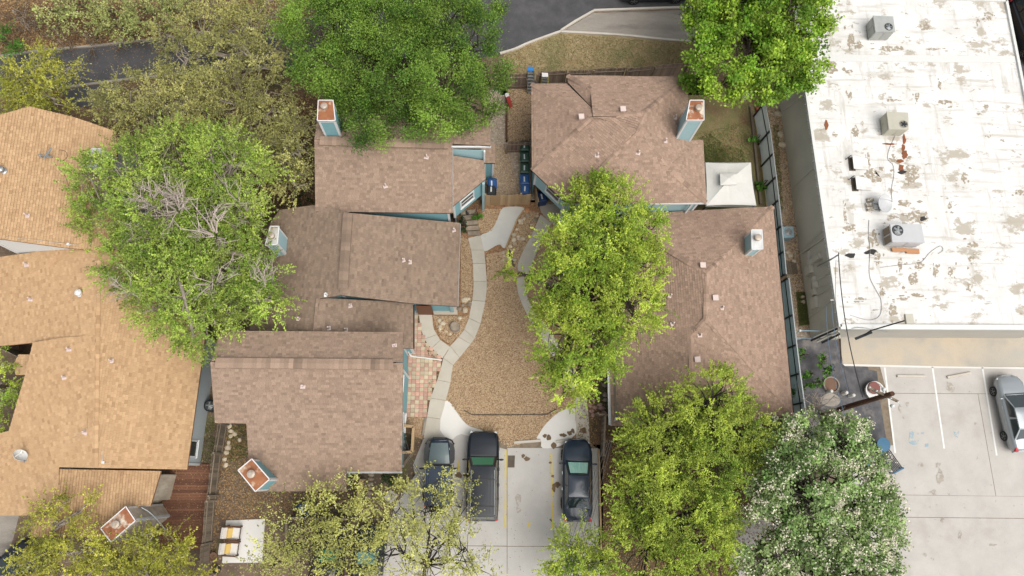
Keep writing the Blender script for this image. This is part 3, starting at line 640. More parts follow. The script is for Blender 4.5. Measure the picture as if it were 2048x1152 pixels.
def chimney(house, cap, zt, zb, m='blue_siding', capm='rust', flue=None, h_flue=.34, r_flue=.19, step=.17, trim='trim', lid='flue_metal'):
    """cap: four photo corners of the cap at height zt"""
    P = [W(p[0], p[1], zt) for p in cap]; I, sg = inset_poly(P, .06); order = list(range(4)) if sg > 0 else [3, 2, 1, 0]
    mb = MB(); cm = MB(); fm = MB(); TR = [MB() for _ in range(4)]; tm = MB()
    for k in range(4):
        A, B = I[order[k]], I[order[(k+1) % 4]]; mb.quad((*A, zb), (*B, zb), (*B, zt), (*A, zt)); side_boards(mb, A, B, zt-.12, zt-.12, zb, step)
        d = (B-A)/np.linalg.norm(B-A); a = math.atan2(d[1], d[0])
        for q, s in ((A, 1), (B, -1)):
            c = q+d*s*.05+np.array([d[1], -d[0]])*.016; TR[(k if s == 1 else k+1) % 4].box((c[0], c[1], (zb+zt-.14)/2), (.1, .03, zt-.14-zb), a)
        o = np.array([d[1], -d[0]])*.02; tm.beam((*(A+o), zt-.07), (*(B+o), zt-.07), .05, .14)
    c = sum(P)/4; cc = c+np.array([0, 0, .07])
    Q = [P[i] for i in order]
    for k in range(4):
        a_, b_ = Q[k].copy(), Q[(k+1) % 4].copy(); ia = a_+(c-a_)*.05; ib = b_+(c-b_)*.05; ia[2] = ib[2] = zt+.035; tm.beam(ia, ib, .05, .03)
    cm.add([(*q[:2], zt-.02) for q in Q]+[(*q[:2], zt+.025) for q in Q]+[tuple(cc)], [(0,1,5,4),(1,2,6,5),(2,3,7,6),(3,0,4,7),(4,5,8),(5,6,8),(6,7,8),(7,4,8),(3,2,1,0)])
    ch = part('chimney', mb, m, house); 
    if trim:
        part('cap_trim', tm, trim, ch)
        for q in TR: part('corner_trim', q, trim, ch)
    part('cap', cm, capm, ch)
    f = W(flue[0], flue[1], zt+h_flue) if flue else cc
    fm.lathe((f[0], f[1], zt), [(r_flue*.8, .02), (r_flue*.8, h_flue*.62), (r_flue*1.05, h_flue*.64), (r_flue*1.05, h_flue*.8), (r_flue, h_flue), (r_flue*.5, h_flue+.03)], 16)
    part('flue', fm, lid, ch)
    return ch
def vents(house, places, faces_z, m='vent_pink', kind='pipe'):
    for (x, y), zz in zip(places, faces_z):
        p = W(x, y, zz); mb = MB(); a = random.uniform(-.4, .4)
        if kind == 'pipe':
            mb.box((p[0], p[1], p[2]+.03), (.27, .24, .04), a); mb.lathe((p[0]+.02, p[1]+.02, p[2]), [(.09, 0), (.07, .1), (.045, .3), (.045, .36)], 10)
        elif kind == 'box':
            mb.box((p[0], p[1], p[2]+.1), (.26, .26, .2), a*.2); mb.box((p[0], p[1], p[2]+.215), (.33, .33, .04), a*.2)
        else:
            mb.lathe((p[0], p[1], p[2]), [(.22, 0), (.13, .05), (.13, .2), (.19, .22), (.19, .3), (.1, .38), (.03, .4)], 14)
        part('roof_vent', mb, m, house)
def zat(face, x, y): return float(ray_plane(x, y, fit_face(face)[0])[2])
def gutter(house, a, b, w=.11, m='trim', name='gutter'):
    A, B = W(*a), W(*b); mb = MB(); d = (B-A)/np.linalg.norm(B-A); s = np.cross(d, (0, 0, 1))
    for off_, hh in ((-w/2, .1), (w/2, .1)): mb.beam(A+s*off_-np.array([0,0,.06]), B+s*off_-np.array([0,0,.06]), .012, hh)
    mb.beam(A-np.array([0,0,.11]), B-np.array([0,0,.11]), w, .012); part(name, mb, m, house)

# ================================================================== NORTH WEST HOUSE (top centre)
nw = thing('brown_roofed_house', 'blue sided house with brown gable roof below the big dark oak', 'house', W(770, 350))
f_s = [(629,279,6.2),(905,287,6.2),(905,426,4.6),(631,423,4.6)]
f_n = [(629,278,6.2),(905,287,6.2),(981,291),(981,226),(800,205,5.0),(640,205)]
f_e = [(905,311,5.5),(968,321,4.85),(971,358,4.6)]; f_d = [(905,311,5.5),(971,358,4.6),(904,414,4.6)]
f_l = [(962,287,3.4),(990,287,2.9),(990,326,2.9),(962,326,3.4)]
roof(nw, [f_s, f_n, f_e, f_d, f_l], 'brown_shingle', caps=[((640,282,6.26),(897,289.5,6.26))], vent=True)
walls(nw, [(629,279,6.2),(640,205,5.0),(905,210,5.0),(905,287,6.2),(905,426,4.6),(631,423,4.6)])
E = walls(nw, [(905,311,5.2),(968,321,4.85),(971,358,4.6,2.3),(904,414,4.6)], inset=.1, drop=.1)
window(nw, E[2][0], E[2][1], .42, 1.15, 3.0, 4.15)
mb = MB(); A = W(905,298,6.0); B = W(970,300,5.9); C_ = np.array([B[0], B[1], 4.3]); D_ = np.array([A[0], A[1], 4.4]); mb.quad(D_, C_, B, A); side_boards(mb, D_, C_, 5.98, 5.88, 4.3); part('gable_wall', mb, 'blue_siding', nw)
mb = MB(); mb.beam(W(903,294,6.1), W(982,294,6.0), .08, .16); p = W(969,302,5.9); mb.beam(p, (p[0], p[1], 4.5), .14, .1); part('fascia', mb, 'trim', nw)
E2 = walls(nw, [(966,288,2.9),(990,288,2.9),(990,326,2.9),(966,326,2.9)], inset=.12, m='teal_siding')
gutter(nw, (905,290,5.95), (905,424,4.55), .05)
mb = MB(); p = W(967,362,4.5); mb.box((p[0], p[1]-.1, 2.2), (.16, .16, 4.4)); part('post', mb, 'blue_siding', nw)
mb = MB(); q = W(933,424,3.0); mb.box(tuple(q), (.12, .1, .3)); mb.ball(q+np.array([.06,-.12,.05]), .1); part('wall_lamp', mb, 'black_paint', nw)
chimney(nw, [(636,200),(667,200),(672,243),(634,243)], 8.0, 0, 'teal_siding', 'rust_heavy', (647.5,211))
vents(nw, [(771,373),(853,315)], [zat(f_s,771,373), zat(f_s,853,315)])
# ================================================================== WEST HOUSE (middle left)
we = thing('brown_roofed_house', 'low brown roofed house between two taller ones, with pale blue chimney', 'house', W(720, 540))
f_we = [(688,424),(698,426,5.5),(920,446,2.7),(915,613,2.7),(826,607),(680,590,5.5)]
f_ww = [(698,424,5.5),(690,500),(680,591,5.5),(640,597),(628,670),(500,660),(505,520),(545,440,3.1),(560,420,3.2),(630,410)]
f_wl = [(632,597,4.9),(640,596,4.85),(760,602),(826,608,2.6),(826,697,2.6),(800,697),(800,668),(625,668)]
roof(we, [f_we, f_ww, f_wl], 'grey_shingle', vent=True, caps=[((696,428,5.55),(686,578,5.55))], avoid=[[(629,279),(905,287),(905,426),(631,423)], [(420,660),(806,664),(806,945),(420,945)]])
walls(we, [(560,420,3.1),(698,424,5.5),(920,446,2.7),(915,613,2.7),(680,591,5.3),(592,640,4.0),(500,660,2.9),(505,520,2.9)], inset=.35, drop=.25)
walls(we, [(700,603,3.8),(826,608,2.6),(826,697,2.6),(700,697,3.8)], inset=.2, drop=.22)
gutter(we, (919.5,447,2.68), (914.5,612,2.68)); gutter(we, (827,609,2.6), (827,697,2.6), .1, 'dark_metal')
mb = MB(); mb.box(tuple(W(850,621,1.1)), (.95, .08, 2.1)); part('door', mb, 'door_brown', we)
mb = MB(); p = W(905,622,0); mb.box((p[0], p[1], 1.25), (.22, .22, 2.5)); part('post', mb, 'blue_siding', we)
chimney(we, [(541,452),(559,452),(555.5,490),(530,492)], 5.6, 2.4, 'blue_siding', 'dull_cap', (541,470), r_flue=.2)
vents(we, [(806,521),(819,525),(907,461)], [zat(f_we,806,521), zat(f_we,819,525), zat(f_we,907,461)])
vents(we, [(598,638),(700,612),(657,657),(691,660)], [zat(f_ww,598,638)]+[zat(f_wl,a,b) for a, b in ((700,612),(657,657),(691,660))]); vents(we, [(653,590)], [zat(f_ww,653,590)], 'vent_white')
# ================================================================== SOUTH WEST HOUSE (lower left)
sw = thing('brown_roofed_house', 'brown gabled house with rusty cornerwise chimney beside the paver patio', 'house', W(620, 800))
f_sn = [(441,662,5.5),(806,665,5.5),(806,724,6.3),(423,722,6.3)]
f_ss = [(421,724,6.3),(806,726,6.3),(804,943,3.5),(693,943),(693,981),(512,983),(497,915),(493,847),(430,846)]
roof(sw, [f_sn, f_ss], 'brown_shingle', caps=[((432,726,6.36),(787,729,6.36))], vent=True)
E = walls(sw, [(441,662,5.5),(806,665,5.5),(806,725,6.3),(804,943,3.5),(693,943,3.5),(693,981,3.0),(530,983,3.0),(497,900,4.0),(493,847,4.7),(430,846,4.7),(421,724,6.3)], inset=.33, drop=.25)
window(sw, E[2][0], E[2][1], .86, .95, 3.3, 4.5); window(sw, E[2][0], E[2][1], .47, 1.1, .9, 2.2)
chimney(sw, [(504,916),(541,959),(511.5,985),(475,940)], 5.0, 0, 'teal_siding', 'rust_heavy', (501.5,948), r_flue=.21)
vents(sw, [(789,692)], [zat(f_sn,789,692)]); vents(sw, [(606,773)], [zat(f_ss,606,773)])
gutter(sw, (693,944.5,3.45), (804,944.5,3.45), .1)
# ================================================================== NORTH EAST HOUSE (upper right)
ne = thing('brown_roofed_house', 'brown hip roofed house beside the white gazebo with a rust topped chimney', 'house', W(1230, 290))
pk = 6.3; ez = 4.6
zE_ = zat([(1375,154,4.6),(1379,281,4.7),(1273,262,6.3)],1349,322); zH_ = .5*(zat([(1375,154,4.6),(1379,281,4.7),(1273,262,6.3)],1332,332)+zat([(1413,405,4.6),(1180,408,4.6),(1273,262,6.3)],1332,332))
K = dict(a=(1063,168,ez), b=(1133,168,ez), c=(1135,151,ez+.15), d=(1375,154,ez), p1=(1186,232,pk), p2=(1290,226,pk+.1), p3=(1273,262,pk), q=(1181,178,5.45), e=(1379,281,ez+.1), g=(1413,405,ez), g2=(1406,280,ez-.05), h=(1332,332,zH_), k=(1064,341,ez), l=(1128,402,ez), m=(1180,408,ez), v=(1196,345,5.6))
k = K
fNl = [k['a'], k['b'], (1183,216), k['p1']]
fNr = [k['c'], k['d'], k['p2'], (1230,232), k['p1'], (1184,214), k['q']]
fq = [(1134,152,ez+.12), (1137,166,ez+.02), (1183,214,5.5), (1181,178,5.5)]
fW = [k['a'], k['p1'], k['k']]
fE = [k['d'], k['e'], (1349,322), (1332,332), (1273,262,pk), (1290,226)]
fE3 = [(1349,322,zE_), (1379,281,4.7), k['g2']]
fD = [k['k'], k['p1'], (1230,236), k['p3'], k['v'], k['l']]
fS = [k['p3'], (1332,332), k['g'], (1180,408,ez), (1128,402), k['v']]
fE2 = [k['h'], (1349,322,zE_), k['g2'], k['g']]
fT = [k['p1'], (1230,230,pk+.05), k['p2'], (1273,262,pk)]
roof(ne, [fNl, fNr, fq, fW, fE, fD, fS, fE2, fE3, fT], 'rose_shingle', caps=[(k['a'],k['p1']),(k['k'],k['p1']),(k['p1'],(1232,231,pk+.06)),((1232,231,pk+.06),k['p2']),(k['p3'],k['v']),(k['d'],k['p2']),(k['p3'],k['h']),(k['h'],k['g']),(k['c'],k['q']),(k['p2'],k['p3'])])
E = walls(ne, [(1063,168,ez),(1133,168,ez),(1135,151,ez),(1375,154,ez),(1379,281,ez),(1406,281,ez),(1413,405,ez),(1180,408,ez),(1128,402,ez,2.3),(1064,341,ez)], inset=.3, m='blue_siding')
window(ne, E[8][0], E[8][1], .62, 1.2, 2.95, 4.1)
mb = MB(); a = W(1075,350,0); b = W(1160,360,0); mb.beam((a[0], a[1], 1.1), (b[0], b[1], 1.1), .1, 2.2); part('lower_wall', mb, 'blue_siding', ne)
mb = MB(); mb.beam(W(1274,409,4.5), W(1414,407,4.5), .04, .18); p = W(1387,404,4.5); mb.beam(p, (p[0], p[1], 2.6), .1, .1); part('fascia', mb, 'trim', ne)
for (x, y) in ((1074,352),(1083,392)):
    mb = MB(); p = W(x, y, 0); mb.box((p[0], p[1], 1.2), (.14, .14, 2.4)); part('post', mb, 'trim', ne)
chimney(ne, [(1379,200),(1408,200),(1408.5,242),(1371,242)], 7.4, 0, 'blue_siding', 'rust', (1398,214))
vents(ne, [(1245,221),(1162,236)], [zat(fNr,1245,224), zat(fD,1162,236)], kind='box'); vents(ne, [(1194,312),(1276,307),(1330,283),(1349,236)], [zat(fD,1194,312), zat(fS,1276,307), zat(fE,1330,283), zat(fE,1349,236)])
# ================================================================== SOUTH EAST HOUSE (lower right)
se = thing('brown_roofed_house', 'long brown hip roofed house with white capped chimney beside the metal fence', 'house', W(1400, 640))
k = dict(ne=(1546,413,2.75), se=(1586,832,2.75), t1=(1413,547,4.7), t2=(1412,638,4.7), w1=(1326,494,3.75), nw=(1262,428,2.6), s1=(1382,670,4.15), sw=(1221,852,2.3), ws=(1218,735,2.3), v=(1446,748,3.4), sm=(1386,852,4.1), v2=(1528,766,3.35))
gE = [k['ne'], k['se'], k['t2'], k['t1']]
gN = [k['ne'], k['t1'], k['w1'], (1262,428,2.6)]
gW = [k['t1'], k['t2'], k['s1'], (1386,852), (1221,852), (1218,735), (1240,560), (1262,428,2.6), k['w1']]
gS = [k['t2'], k['se'], (1520,835), k['v'], (1394,684,4.1), k['s1']]
gW2 = [k['s1'], (1394,684,4.1), k['v'], (1520,835), (1516,852,2.8), (1386,852,4.15)]
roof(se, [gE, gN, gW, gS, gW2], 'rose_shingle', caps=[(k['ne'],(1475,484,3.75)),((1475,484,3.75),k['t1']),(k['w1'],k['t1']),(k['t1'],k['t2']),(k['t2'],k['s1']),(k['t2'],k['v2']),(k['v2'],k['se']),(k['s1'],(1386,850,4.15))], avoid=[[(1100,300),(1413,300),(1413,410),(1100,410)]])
walls(se, [(1262,425,2.6),(1546,413,2.75),(1586,832,2.75),(1516,852,2.8),(1221,852,2.3),(1218,735,2.3),(1240,560,2.3)], inset=.4, m='teal_siding')
gutter(se, (1547,414,2.72), (1587,831,2.72), .08, 'dark_metal'); gutter(se, (1217,736,2.3), (1220,850,2.3), .12, 'trim')
chimney(se, [(1502,459),(1524,459),(1526,499),(1503,500)], 4.9, 2.2, 'blue_siding', 'white_cap', (1517,474), r_flue=.2)
vents(se, [(1404,532),(1429,597),(1393,720)], [zat(gN,1404,532), zat(gE,1429,597), zat(gW2,1393,720)], kind='box')
vents(se, [(1443,616),(1340,592),(1345,648),(1399,671),(1413,757),(1427,757)], [zat(gE,1443,616), zat(gW,1340,592), zat(gW,1345,648), zat(gS,1402,672), zat(gW2,1413,757), zat(gW2,1427,757)])
# ================================================================== TAN ROOFED HOUSES (left)
tu = thing('tan_roofed_house', 'tan roofed house at left edge carrying a roof antenna', 'house', W(60, 380))
tT = [(-60,246),(60,213,6.6),(150,235),(232,263,5.0),(236,380),(250,505,4.6),(135,496),(0,478),(-60,470,7.2)]
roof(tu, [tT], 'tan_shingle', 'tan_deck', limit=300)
walls(tu, [(-60,246,7.2),(60,213,6.6),(232,263,4.9),(250,505,4.6),(130,494,5.9),(-60,472,7.3)], 'white_siding', .25, .2)
chimney(tu, [(183,297),(212,297),(214,333),(174,335)], 6.6, 3.0, 'white_siding', 'white_cap', (186,310), r_flue=.16)
vents(tu, [(55,432)], [zat(tT,55,432)]); vents(tu, [(6,342)], [zat(tT,6,342)], 'galvanised', 'dome')
tl = thing('tan_roofed_house', 'long tan roofed house with satellite dish and grey sided east wall', 'house', W(220, 780))
rz_ = 5.2
tE = [(196,500,rz_),(260,500),(411,668,2.6),(374,939,2.6),(190,936),(190,700)]
tW = [(130,495,rz_-.4),(196,500,rz_),(190,683,rz_),(122,680),(0,692),(-40,694),(-40,520,3.0)]
zr_ = lambda x, y: zat(tE, x, y)
tW = [(130,495),(196,500,zr_(196,500)),(190,683,zr_(190,683)),(122,680),(0,692),(-40,694),(-40,520,3.0)]
tW2 = [(190,670,zr_(190,670)),(190,936,zr_(190,936)),(118,934),(118,940),(118,1031),(-60,1031),(-60,880,3.0),(18,862),(52,745),(66,685),(120,676)]
tB = [(112,938,zat(tW2,112,938)-.03),(322,942,3.2),(301,1012,3.2),(279,1012),(226,1057),(222,1074),(184,1074),(62,1074),(62,1031),(112,1031,zat(tW2,112,938)-.03)]
roof(tl, [tE, tW, tW2, tB], 'tan_shingle', 'tan_deck', limit=300, caps=[((196,505,zr_(196,505)),(190,934,zr_(190,934)))], avoid=[[(-60,200),(250,213),(250,505),(0,480)]])
E = walls(tl, [(200,500,4.9),(411,668,2.6),(374,939,2.6),(190,936,4.6)], 'grey_siding', .3, .18)
window(tl, E[1][0], E[1][1], .12, 1.0, .9, 2.0, 0)
walls(tl, [(118,936,3.9),(318,942,3.1),(301,1010,3.05),(279,1010,3.05),(226,1056,3.1),(222,1072,3.1),(64,1072,3.9)], 'shake_siding', .2, .2, trim=False)
walls(tl, [(-40,520,3.0),(140,520,4.4),(180,683,4.9),(180,860,4.9),(-50,1026,3.2),(-50,890,3.0),(40,850,3.1),(70,745,3.1),(-40,690,3.0)], 'shake_siding', .3, .3, trim=False)
bx1 = [(28,727,2.8),(38,709,3.0),(75,709),(92,735),(75,750),(32,750,2.75)]; bx2 = [(-20,890,2.8),(-2,869,3.0),(36,869),(50,890),(36,914),(-20,914,2.8)]
for f in (bx1, bx2):
    g = [(p[0], p[1], zz) for p, zz in zip(f, (2.9, 2.95, 3.5, 3.75, 3.5, 2.95))]
    P = np.array([W(*q) for q in g]); 
    roof(tl, [g], 'tan_shingle', 'tan_deck', limit=40); walls(tl, [(f[0][0],f[0][1],2.8),(f[1][0],f[1][1],2.8),(f[2][0],f[2][1],3.3),(f[4][0],f[4][1],3.3),(f[5][0],f[5][1],2.8)], 'shake_siding', .1, .2, trim=False)
mat('stone_siding', S(222,210,192), S(186,170,152), 3, tone=.15, fine=.2, fscale=12, bump=.5, bscale=16)
chimney(tl, [(253,1011),(273,1041),(222,1086),(200,1057)], 4.5, 0, 'stone_siding', 'rust', (230,1049), r_flue=.2, trim='trim')
vents(tl, [(54,530),(62,599),(139,699),(223,722),(171,865),(130,755)], [zat(tW,54,530), zat(tW,62,599), zat(tW2,139,699), zat(tE,223,722), zat(tW2,171,865), zat(tW2,130,755)]); vents(tl, [(161,587)], [zat(tW,161,587)], 'white_metal', 'dome')
# ================================================================== WHITE ROOFED SHOP
shop = thing('commercial_building', 'long low commercial building with worn white flat roof and grey walls', 'building', W(1850, 350))
RZ = 4.0
RC = [(1583,-12,RZ),(2011,3,RZ),(2140,656,RZ),(1679,654,RZ)]
P = [W(*p) for p in RC]
mb = MB(); mb.prism([p[:2] for p in P], RZ-.3, RZ); part('roof', mb, 'white_roof', shop)
mb = MB(); I, _ = inset_poly(P, .12)
mb.mi = 0
for i in range(4):
    A, B = I[i], I[(i+1) % 4]; mb.mi = 1 if i == 2 else 0; mb.quad((*A, 0), (*A, RZ-.28), (*B, RZ-.28), (*B, 0))
part('wall', mb, ['wall_grey', 'wall_pale'], shop)
mb = MB()
for i in range(4):
    a, b = P[i].copy(), P[(i+1) % 4].copy(); a[2] = b[2] = RZ+.05; mb.beam(a, b, .18 if i != 2 else .3, .16)
part('parapet', mb, 'white_metal', shop)
mb = MB(); mb.beam(W(1650,116,RZ+.02), W(2030,119,RZ+.02), .5, .05); part('roof_seam', mb, 'white_metal', shop)
for yy in (235, 520, 600):                     # laps of the roofing sheets
    mb = MB(); mb.beam(W(1625+yy*.06,yy,RZ+.004), W(2060,yy+6,RZ+.004), .06, .012); part('roof_lap', mb, 'white_metal', shop)
SA, SB = I[0], I[3]                            # foot and head of the west wall
def on_wall(px, py, A=SA, B=SB):
    v = R @ np.array([(px-1024)/F, -(py-576)/F, -1.0]); d = B-A; n = np.array([d[1], -d[0]]); n = n/np.linalg.norm(n)
    t = ((A-CAMP[:2]).dot(n))/(v[:2].dot(n)); return CAMP+v*t
wd_ = SB-SA; wd_ = wd_/np.linalg.norm(wd_); wn = np.array([wd_[1], -wd_[0]]);
if wn[0] > 0: wn = -wn
wa = math.atan2(wd_[1], wd_[0])
def wall_box(name, px, py, ln, ht, dp, m='wall_grey', bev=False):
    p = on_wall(px, py); mb = MB(); c = p[:2]+wn*dp/2; mb.box((c[0], c[1], p[2]), (ln, dp, ht), wa)
    c = p[:2]+wn*(dp+.012); mb.box((c[0], c[1], p[2]), (ln*.8, .024, ht*.8), wa)
    return part(name, mb, m, shop)
for a in ((1632,520,.35,1.75,.22),(1621,518,.5,.4,.2),(1621,540,.55,.9,.2),(1631,560,.4,.3,.2),(1634,570,.4,.4,.22),(1631,584,.4,.4,.2),(1631,606,.7,.8,.2),(1624,575,1.2,.2,.1),(1620,507,.3,.3,.15)):
    wall_box('meter_box', *a)
mb = MB()
for a, b, r in (((1602,508),(1651,474),.06),((1616,490),(1645,462),.03),((1637,560),(1657,548),.03),((1640,575),(1659,566),.03),((1638,590),(1660,578),.03),((1620,635),(1664,602),.03),((1569,222),(1613,186),.025),((1588,375),(1630,335),.025)):
    p, q = on_wall(*a), on_wall(*b); p[:2] += wn*.07; q[:2] += wn*.07; mb.tube([p, q], r, 6)
part('conduit', mb, 'wall_grey', shop)
mb = MB(); a = on_wall(1640, 532); a[:2] += wn*.15; mb.tube([a, W(1665,517,4.9), W(1676,510,5.2)], .05, 7); part('service_mast', mb, 'galvanised', shop)
mb = MB()
for i in range(40):                             # gutter clips along the west edge
    t = (i+.5)/40; p = P[0]*(1-t)+P[3]*t; mb.box((p[0]-.1, p[1], RZ-.02), (.14, .05, .08))
part('gutter_clip', mb, 'galvanised', shop)
# worn places where the coating has gone, flush on the roof
for (x, y, r, sx, sy) in ((1700,82,12,.6,1.6),(1716,90,11,1.1,.8),(1772,98,14,1.6,.5),(1800,96,9,1.2,.6),(1850,54,11,1,.9),(1975,30,9,1,.8),(1974,38,8,1.6,.5),(1662,136,14,1,1),(1698,142,8,1,.6),(1713,263,9,1,1.5),(1737,330,8,.5,3.2),(1748,352,15,1.4,1),(1818,345,19,1.2,1),(1789,318,9,1.2,.8),(1928,352,10,.8,1.2),(1700,192,7,.6,1.6),(1783,200,8,1.4,.6),(1890,205,9,1.6,.7),(1832,432,16,2.0,.7),(1840,440,10,.8,1),(1700,455,9,1.5,.9),(1745,478,12,1,1.6),(1690,430,8,.4,3),(1755,520,10,.8,1.5),(1800,525,9,.6,1.6),(1828,560,12,1,1.2),(1838,530,11,1.2,.9),(1872,540,9,.7,1.6),(1902,545,9,.6,1.3),(1945,490,9,1.2,.9),(1944,520,9,.9,1.1),(1783,620,11,1,1.3),(1805,598,8,1.5,.7),(1765,585,8,.8,1.2),(1832,590,8,1.6,.7),(1716,600,9,1.6,.6),(1940,575,8,.7,1.2),(1900,412,7,.8,1.2),(1808,408,12,1.4,.6),(2040,385,8,1.4,.8),(1955,45,6,.6,1.4),(1972,215,6,1,1),(1979,272,5,.8,1),(1958,227,4,1.2,.7),(1880,172,6,.8,1.6),(1834,195,7,.7,1.4),(1670,270,5,1.2,.7),(1662,40,6,.6,1.6),(1676,34,5,.7,1.3),(1868,98,8,1.6,.4),(1867,112,7,1.4,.4)):
    f = sheet('worn_patch', blotch((x, y), r, 13, sx, sy), RZ+.006+.004*random.random(), 'worn_patch', smooth=3, kind=None, parent=shop)
    for j in range(3): sheet('worn_patch', blotch((x+random.uniform(-2,2)*r*sx, y+random.uniform(-1.6,1.6)*r*sy), r*random.uniform(.18,.34), 8, sx, sy), RZ+.006+.004*random.random(), 'worn_patch', smooth=2, kind=None, parent=shop)
for (x, y, r, sx, sy) in ((1808,280,6,.7,1.8),(1806,297,6,.7,1.6),(1810,310,8,.9,1.1),(1800,322,7,1.2,.7),(1802,336,7,1,1.2),(1779,288,7,1.9,.3),(1653,250,5,.8,2),(1810,500,9,2.4,.3)):
    sheet('rust_stain', blotch((x, y), r, 12, sx, sy), RZ+.012+.002*random.random(), 'rust_stain', smooth=3, kind=None, parent=shop)
for (x, y, r, sx, sy) in ((1804,344,7,1.2,.6),(1846,437,6,1.4,.8),(1702,510,8,1.4,.7),(1742,504,9,1.5,.6)):
    sheet('black_patch', blotch((x, y), r, 11, sx, sy), RZ+.016, 'black_patch', smooth=2, kind=None, parent=shop)
def fan(mb, c, r, blades_n=5):
    mb.mi = 1; mb.lathe(c, [(r, -.02), (r, .012), (r*.9, .014)], 20); mb.mi = 2
    for i in range(7): q = r*(.2+.7*i/6); mb.tube([(c[0]+q*math.cos(a), c[1]+q*math.sin(a), c[2]+.03) for a in np.linspace(0, 2*math.pi, 17)], .006, 3, False)
    for i in range(blades_n):
        a = 2*math.pi*i/blades_n; mb.mi = 2; mb.beam((c[0]+.05*math.cos(a), c[1]+.05*math.sin(a), c[2]+.022), (c[0]+r*.75*math.cos(a), c[1]+r*.75*math.sin(a), c[2]+.022), r*.32, .01)
    mb.lathe((c[0], c[1], c[2]+.02), [(r*.2, 0), (r*.18, .03)], 10); mb.mi = 0
def box_unit(name, label, cat, top, zt, zb, fanpx, fr, m, rusty=False, group=None, fanm='dark_metal', blm='galvanised', leg=True):
    q = [W(*p, zt) for p in top]; c = sum(q)/4; t = thing(name, label, cat, (c[0], c[1], zb), group)
    b = MB(); b.prism([p[:2] for p in q], zb+.08, zt); part('casing', b, m, t)
    b = MB(); I, _ = inset_poly(q, -.025); b.prism(I, zt-.05, zt+.012); part('lid', b, m, t)
    for i in range(4):                          # access panels on the faces
        A, B = q[i][:2], q[(i+1) % 4][:2]; d = B-A; L = np.linalg.norm(d); d = d/L; n = np.array([d[1], -d[0]]); mid = (A+B)/2
        if n.dot(mid-c[:2]) < 0: n = -n
        b = MB()
        for s in (-.25, .25): p = mid+d*L*s+n*.008; b.box((p[0], p[1], (zb+zt)/2), (L*.42, .02, (zt-zb)*.66), math.atan2(d[1], d[0]))
        part('panel', b, 'old_wood' if (rusty and i == 3) else m, t)
    b = MB(); f = W(*fanpx, zt); fan(b, (f[0], f[1], zt+.03), fr); part('fan', b, [m, fanm, blm], t)
    b = MB()
    for i in range(4): p = q[i]*.85+c*.15; b.box((p[0], p[1], zb+.05), (.14, .14, .1))
    part('foot', b, 'galvanised', t)
    return t
box_unit('rooftop_unit', 'pale grey rooftop air unit nearest the top edge of white roof', 'air conditioner', [(1747,32),(1785.6,33.6),(1789.5,63),(1751.6,63)], 5.0, RZ, (1777,54), .27, 'grey_metal', group='boxy units on the white roof')
box_unit('rooftop_unit', 'beige rooftop air unit above the long rust streak', 'air conditioner', [(1774,224),(1815.5,226),(1816.5,259),(1778.5,258)], 4.9, RZ, (1807,249), .27, 'beige_metal', group='boxy units on the white roof', fanm='beige_metal', blm='dark_metal')
box_unit('rooftop_unit', 'wide pale rooftop air unit with brown coil end and dark fan', 'air conditioner', [(1781,449),(1842,449),(1848.6,485),(1785.6,483)], 5.0, RZ, (1795,461), .34, 'pale_metal', True, 'boxy units on the white roof')
mb = MB(); mb.beam(W(1784,500,4.12), W(1812,500,4.12), .22, .08); mb.beam(W(1812,502,4.1), W(1838,503,4.1), .3, .1); solo('timber_sleeper', mb, ['copper'], 'rusty sleeper under the front edge of the wide rooftop unit', 'sleeper')
for y0_, lab in ((309, 'northern of two tilted white roof hatch covers'), (350, 'southern of two tilted white roof hatch covers')):
    dx = (y0_-309)*.14; h = thing('roof_hatch', lab, 'hatch', W(1720+dx, y0_+15, RZ), 'tilted hatch covers')
    a, b, c, d = W(1705+dx, y0_+1, RZ+.36), W(1735+dx, y0_+8, RZ+.012), W(1738+dx, y0_+31, RZ+.012), W(1708+dx, y0_+28, RZ+.36)
    b_ = MB(); b_.add([tuple(p) for p in (a,b,c,d)]+[(p[0],p[1],p[2]-.03) if i in (0, 3) else (p[0],p[1],p[2]-.01) for i, p in enumerate((a,b,c,d))], [(0,3,2,1),(4,5,6,7),(0,1,5,4),(1,2,6,5),(2,3,7,6),(3,0,4,7)]); part('lid', b_, 'white_roof', h)
    b_ = MB(); b_.prism([(p[0]-.12, p[1]) for p in (a, d)]+[(p[0]+.3, p[1]) for p in (d, a)], RZ+.003, RZ+.008); 
    aa = np.array(a); dd = np.array(d); b_.beam((a[0]+.1,a[1]-.05,RZ+.17), (d[0]+.1,d[1]+.05,RZ+.17), .05, .3); part('opening', b_, 'seam', h)
    b_ = MB(); b_.tube([W(1691+dx, y0_+10, RZ+.03), W(1697+dx, y0_+5, RZ+.2), W(1703+dx, y0_+1, RZ+.45)], .025, 5); part('stay', b_, 'dark_metal', h)
